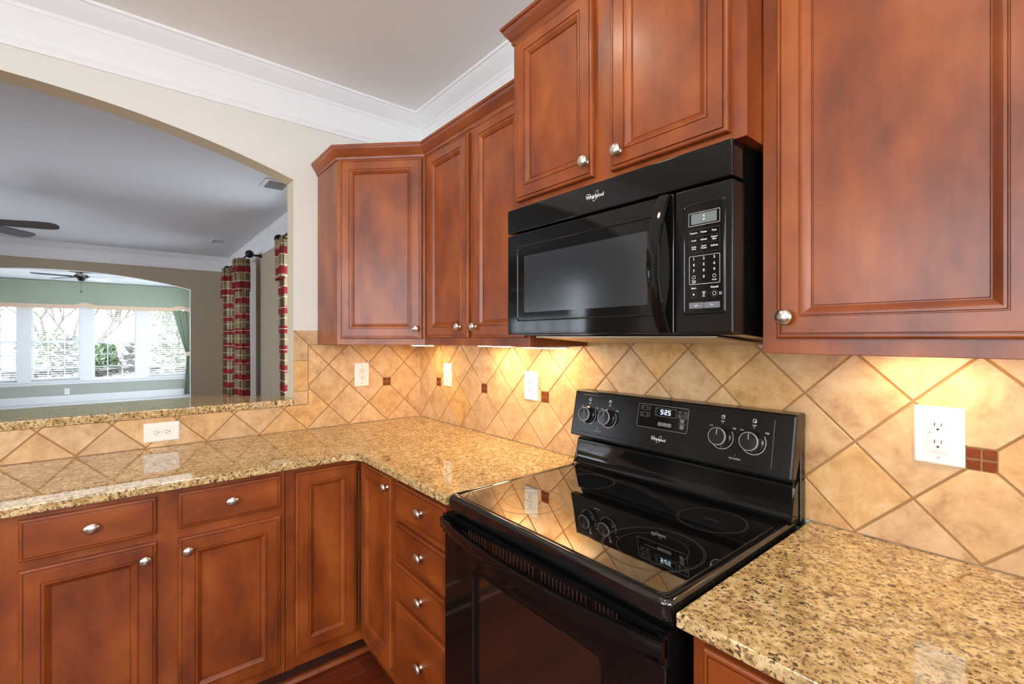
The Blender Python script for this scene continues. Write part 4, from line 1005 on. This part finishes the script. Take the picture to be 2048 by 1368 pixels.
def tied(bm):
    grid=[]; nz=26
    for j in range(nz+1):
        z=2.02-2.0*j/nz
        if z>.98: s=(z-.98)/1.04; yl=-.285-.275*s**.85
        else: s=(.98-z)/.98; yl=-.285-.055*s
        yr=-.155; row=[]
        for i in range(49):
            t_=i/48; y=yl+(yr-yl)*t_; row.append(bm.verts.new((-11.125+.024*math.sin(2*math.pi*5.5*t_)+.01*math.sin(17*t_),y,z)))
        grid.append(row)
    for A,B in zip(grid,grid[1:]):
        for i in range(48): bm.faces.new((A[i],A[i+1],B[i+1],B[i]))
bm=NB(); tied(bm); obj('panel',bm,M['sagefab'],ct,smooth=80)
bm=NB(); prism(bm,[(-11.09,-.300,.93),(-11.09,-.15,.96),(-11.09,-.15,1.06),(-11.09,-.300,1.03)],(-.07,0,0)); obj('tie_back',bm,M['peach'],ct,smooth=0)
BLN=('rightmost sunroom window beside the sage curtain','third sunroom window, raised halfway','second sunroom window from the left','sunroom window cut by the photo edge')
for i,(a,b) in enumerate(SWIN):
    zb_=1.435 if i==1 else .50
    t=thing('window_blind',(-11.22,(a+b)/2,zb_),'white horizontal slat blind in the '+BLN[i],'blind','white slat blinds in the sunroom')
    bm=NB(); z=2.06
    while z>zb_+.03:
        prism(bm,[(-11.240,a+.012,z+.004),(-11.200,a+.012,z-.004),(-11.200,b-.012,z-.004),(-11.240,b-.012,z+.004)],(0,0,.0022)); z-=.046
    obj('slats',bm,M['blind'],t,smooth=0)
    bm=NB(); box(bm,WORLD,-11.244,-11.202,a+.008,b-.008,zb_-.002,zb_+.022); obj('bottom_rail',bm,M['blind'],t,smooth=0)
    bm=NB(); box(bm,WORLD,-11.246,-11.203,a+.005,b-.005,2.062,2.098); obj('head_rail',bm,M['blind'],t,smooth=0)
    bm=NB()
    for y in (a+.12,b-.12): tube(bm,[(-11.220,y,zb_+.01),(-11.220,y,2.07)],.0014,5)
    obj('lift_cord',bm,M['blind'],t)
so=thing('wall_outlet',(-11.2,-2.38,.23),'small white outlet low on the sage sunroom wall','outlet')
SO=Fr((-11.2,0,0),(0,1,0),(1,0,0))
obj('cover_plate',plate_bm(SO,-2.423,-2.341,.165,.293,.0005),M['plate'],so)
for z in (.209,.249):
    bm=NB(); box(bm,SO,-2.398,-2.366,.004,.008,z-.013,z+.013,.002,1); obj('receptacle',bm,M['device'],so)

# ================================================================ OUTDOORS BEYOND THE SUNROOM
slab('ground_outside',-60,-11.33,-30,20,-.32,-.22,M['ground'])
def bumpy(bm,F,u0,u1,d0,d1,z0,z1,nu,nz,amp,seed):
    r=random.Random(seed); box(bm,F,u0,u1,d0,d1,z0,z1); bmesh.ops.subdivide_edges(bm,edges=bm.edges[:],cuts=max(nu,nz),use_grid_fill=True)
    for v in bm.verts: v.co+=Vector((r.uniform(-1,1),r.uniform(-1,1),r.uniform(-.5,.5)))*amp
bm=NB(); bumpy(bm,WORLD,-15.3,-14.9,-6.5,.8,-.22,.50,24,6,.025,4); obj('garden_wall',bm,M['stone'],None,'low grey fieldstone garden wall outside the sunroom windows','wall',smooth=0)
for y,z,w,lab in ((-2.62,1.02,.26,'grey stone pier with a cap behind the second window from the left'),(-1.30,.90,.24,'grey stone pier at the right side of the third window')):
    t=thing('stone_pier',(-14.3,y,-.22),lab,'pier','stone piers in the garden')
    bm=NB(); bumpy(bm,WORLD,-14.56,-14.1,y-w,y+w,-.22,z-.08,6,8,.02,int(y*-10)); obj('shaft',bm,M['stone'],t,smooth=0)
    bm=NB(); box(bm,WORLD,-14.6,-14.06,y-w-.06,y+w+.06,z-.075,z,.01,2); obj('capstone',bm,M['stone'],t)
    bm=NB(); lathe(bm,[(.07,0),(.05,.04),(.13,.16),(.20,.30),(.21,.34),(.18,.34),(.10,.22),(0,.2)],(-14.33,y,z+.0005),(0,0,1),18); obj('urn',bm,M['stone'],t)
def leafy(name,c,rad,nl,label,cat,group,ls=.09,trunk=None,seed=1):
    r=random.Random(seed); t=thing(name,(c[0],c[1],-.22),label,cat,group)
    bm=NB()
    for _ in range(nl):
        while True:
            p=Vector((r.uniform(-1,1),r.uniform(-1,1),r.uniform(-1,1)))
            if .25<p.length<1: break
        p=Vector((c[0]+p.x*rad[0],c[1]+p.y*rad[1],c[2]+p.z*rad[2])); a=Vector((r.uniform(-1,1),r.uniform(-1,1),r.uniform(-1,1))).normalized(); b=a.orthogonal().normalized(); s=ls*r.uniform(.6,1.3)
        face(bm,[p-a*s,p+b*s*.4,p+a*s,p-b*s*.4])
    obj('foliage',bm,M['leaf'],t,smooth=0)
    bm=NB(); top=trunk or c[2]
    tube(bm,[(c[0],c[1],-.22),(c[0]+.03,c[1]+.04,(top-.22)/2),(c[0],c[1],top)],[.05,.04,.02],7)
    for k in range(7):
        a=2*math.pi*k/7+.3; tube(bm,[(c[0],c[1],top*.45+.06*k),(c[0]+.5*rad[0]*math.cos(a),c[1]+.5*rad[1]*math.sin(a),top*.75+.1*k)],[.022,.008],5)
    obj('trunk',bm,M['bark'],t)
leafy('evergreen_shrub',(-16.6,-1.93,.55),(.5,.36,.75),1500,'dense dark evergreen shrub behind the third sunroom window','shrub','garden shrubs',.10,seed=2)
leafy('leafy_shrub',(-16.4,-3.05,.9),(.8,.85,.7),420,'thin leafy shrub behind the second window from the left','shrub','garden shrubs',.09,seed=3)
leafy('leafy_shrub',(-16.2,-.15,.85),(.7,.7,.9),520,'thin leafy shrub behind the rightmost window','shrub','garden shrubs',.09,seed=5)
leafy('leafy_tree',(-19.5,.1,3.0),(1.5,1.5,1.4),600,'leafy green tree high behind the rightmost window','tree','garden trees',.16,2.6,seed=6)
leafy('leafy_tree',(-21.5,-5.6,3.2),(1.2,1.1,1.2),450,'leafy green tree at the left edge of the sunroom view','tree','garden trees',.16,2.5,seed=8)
bt=thing('bare_tree',(-18.0,-2.75,-.22),'bare branching tree behind the second window from the left','tree','garden trees')
bm=NB(); r=random.Random(11)
def branch(p,dirv,ln,rad,dep):
    q_=p+dirv*ln; tube(bm,[p,(p+q_)/2+Vector((r.uniform(-.03,.03),r.uniform(-.03,.03),0)),q_],[rad,rad*.85,rad*.65],6)
    if dep>0:
        for _ in range(3):
            nd=(dirv+Vector((r.uniform(-.7,.7),r.uniform(-.9,.9),r.uniform(-.1,.5)))).normalized(); branch(q_,nd,ln*.72,rad*.62,dep-1)
for dy in (-.5,.0,.45): branch(Vector((-18.0,-2.75+dy*.3,-.22)),Vector((0,dy*.7,1)).normalized(),1.35,.075,4)
obj('branches',bm,M['bark'],bt)

# ================================================================ ADDED FILL PENDANT behind the photographer, brightens the kitchen ceiling
t=thing('fill_pendant',(3.5,-2.9,CEIL),'added fill light, a white globe pendant unseen behind the camera','lamp')
bm=NB(); lathe(bm,[(0,0),(.065,0),(.065,-.02),(.02,-.035),(0,-.035)],(3.5,-2.9,CEIL-.0005),(0,0,1),24); obj('canopy',bm,M['nickel'],t)
bm=NB(); tube(bm,[(3.5,-2.9,CEIL-.03),(3.5,-2.9,2.18)],.006,8); obj('stem',bm,M['nickel'],t)
bm=NB(); lathe(bm,[(0,.15),(.05,.141),(.106,.106),(.141,.05),(.15,0),(.141,-.05),(.106,-.106),(.05,-.141),(0,-.15)],(3.5,-2.9,2.04),(0,0,1),32); obj('fill_globe',bm,emit('fill_globe_glow',(1,.96,.92,1),58),t,smooth=80)

for cx,cy,lab in ((1.25,-1.15,'recessed ceiling light above the left counter corner'),(2.35,-1.15,'recessed ceiling light above the short right counter'),(1.25,-2.6,'recessed ceiling light behind the camera to the left'),(2.35,-2.6,'recessed ceiling light behind the camera')):
    t=thing('recessed_light',(cx,cy,CEIL),lab,'light','recessed kitchen ceiling lights')
    bm=NB(); lathe(bm,[(.062,-.0008),(.095,-.0008),(.095,-.004),(.088,-.010),(.066,-.012),(.062,-.006)],(cx,cy,CEIL),(0,0,1),32); obj('trim_ring',bm,M['trim'],t)
    bm=NB(); lathe(bm,[(.0615,-.001),(.0615,-.0065),(0,-.0065)],(cx,cy,CEIL),(0,0,1),32); obj('lens',bm,M['canled'],t,smooth=0)
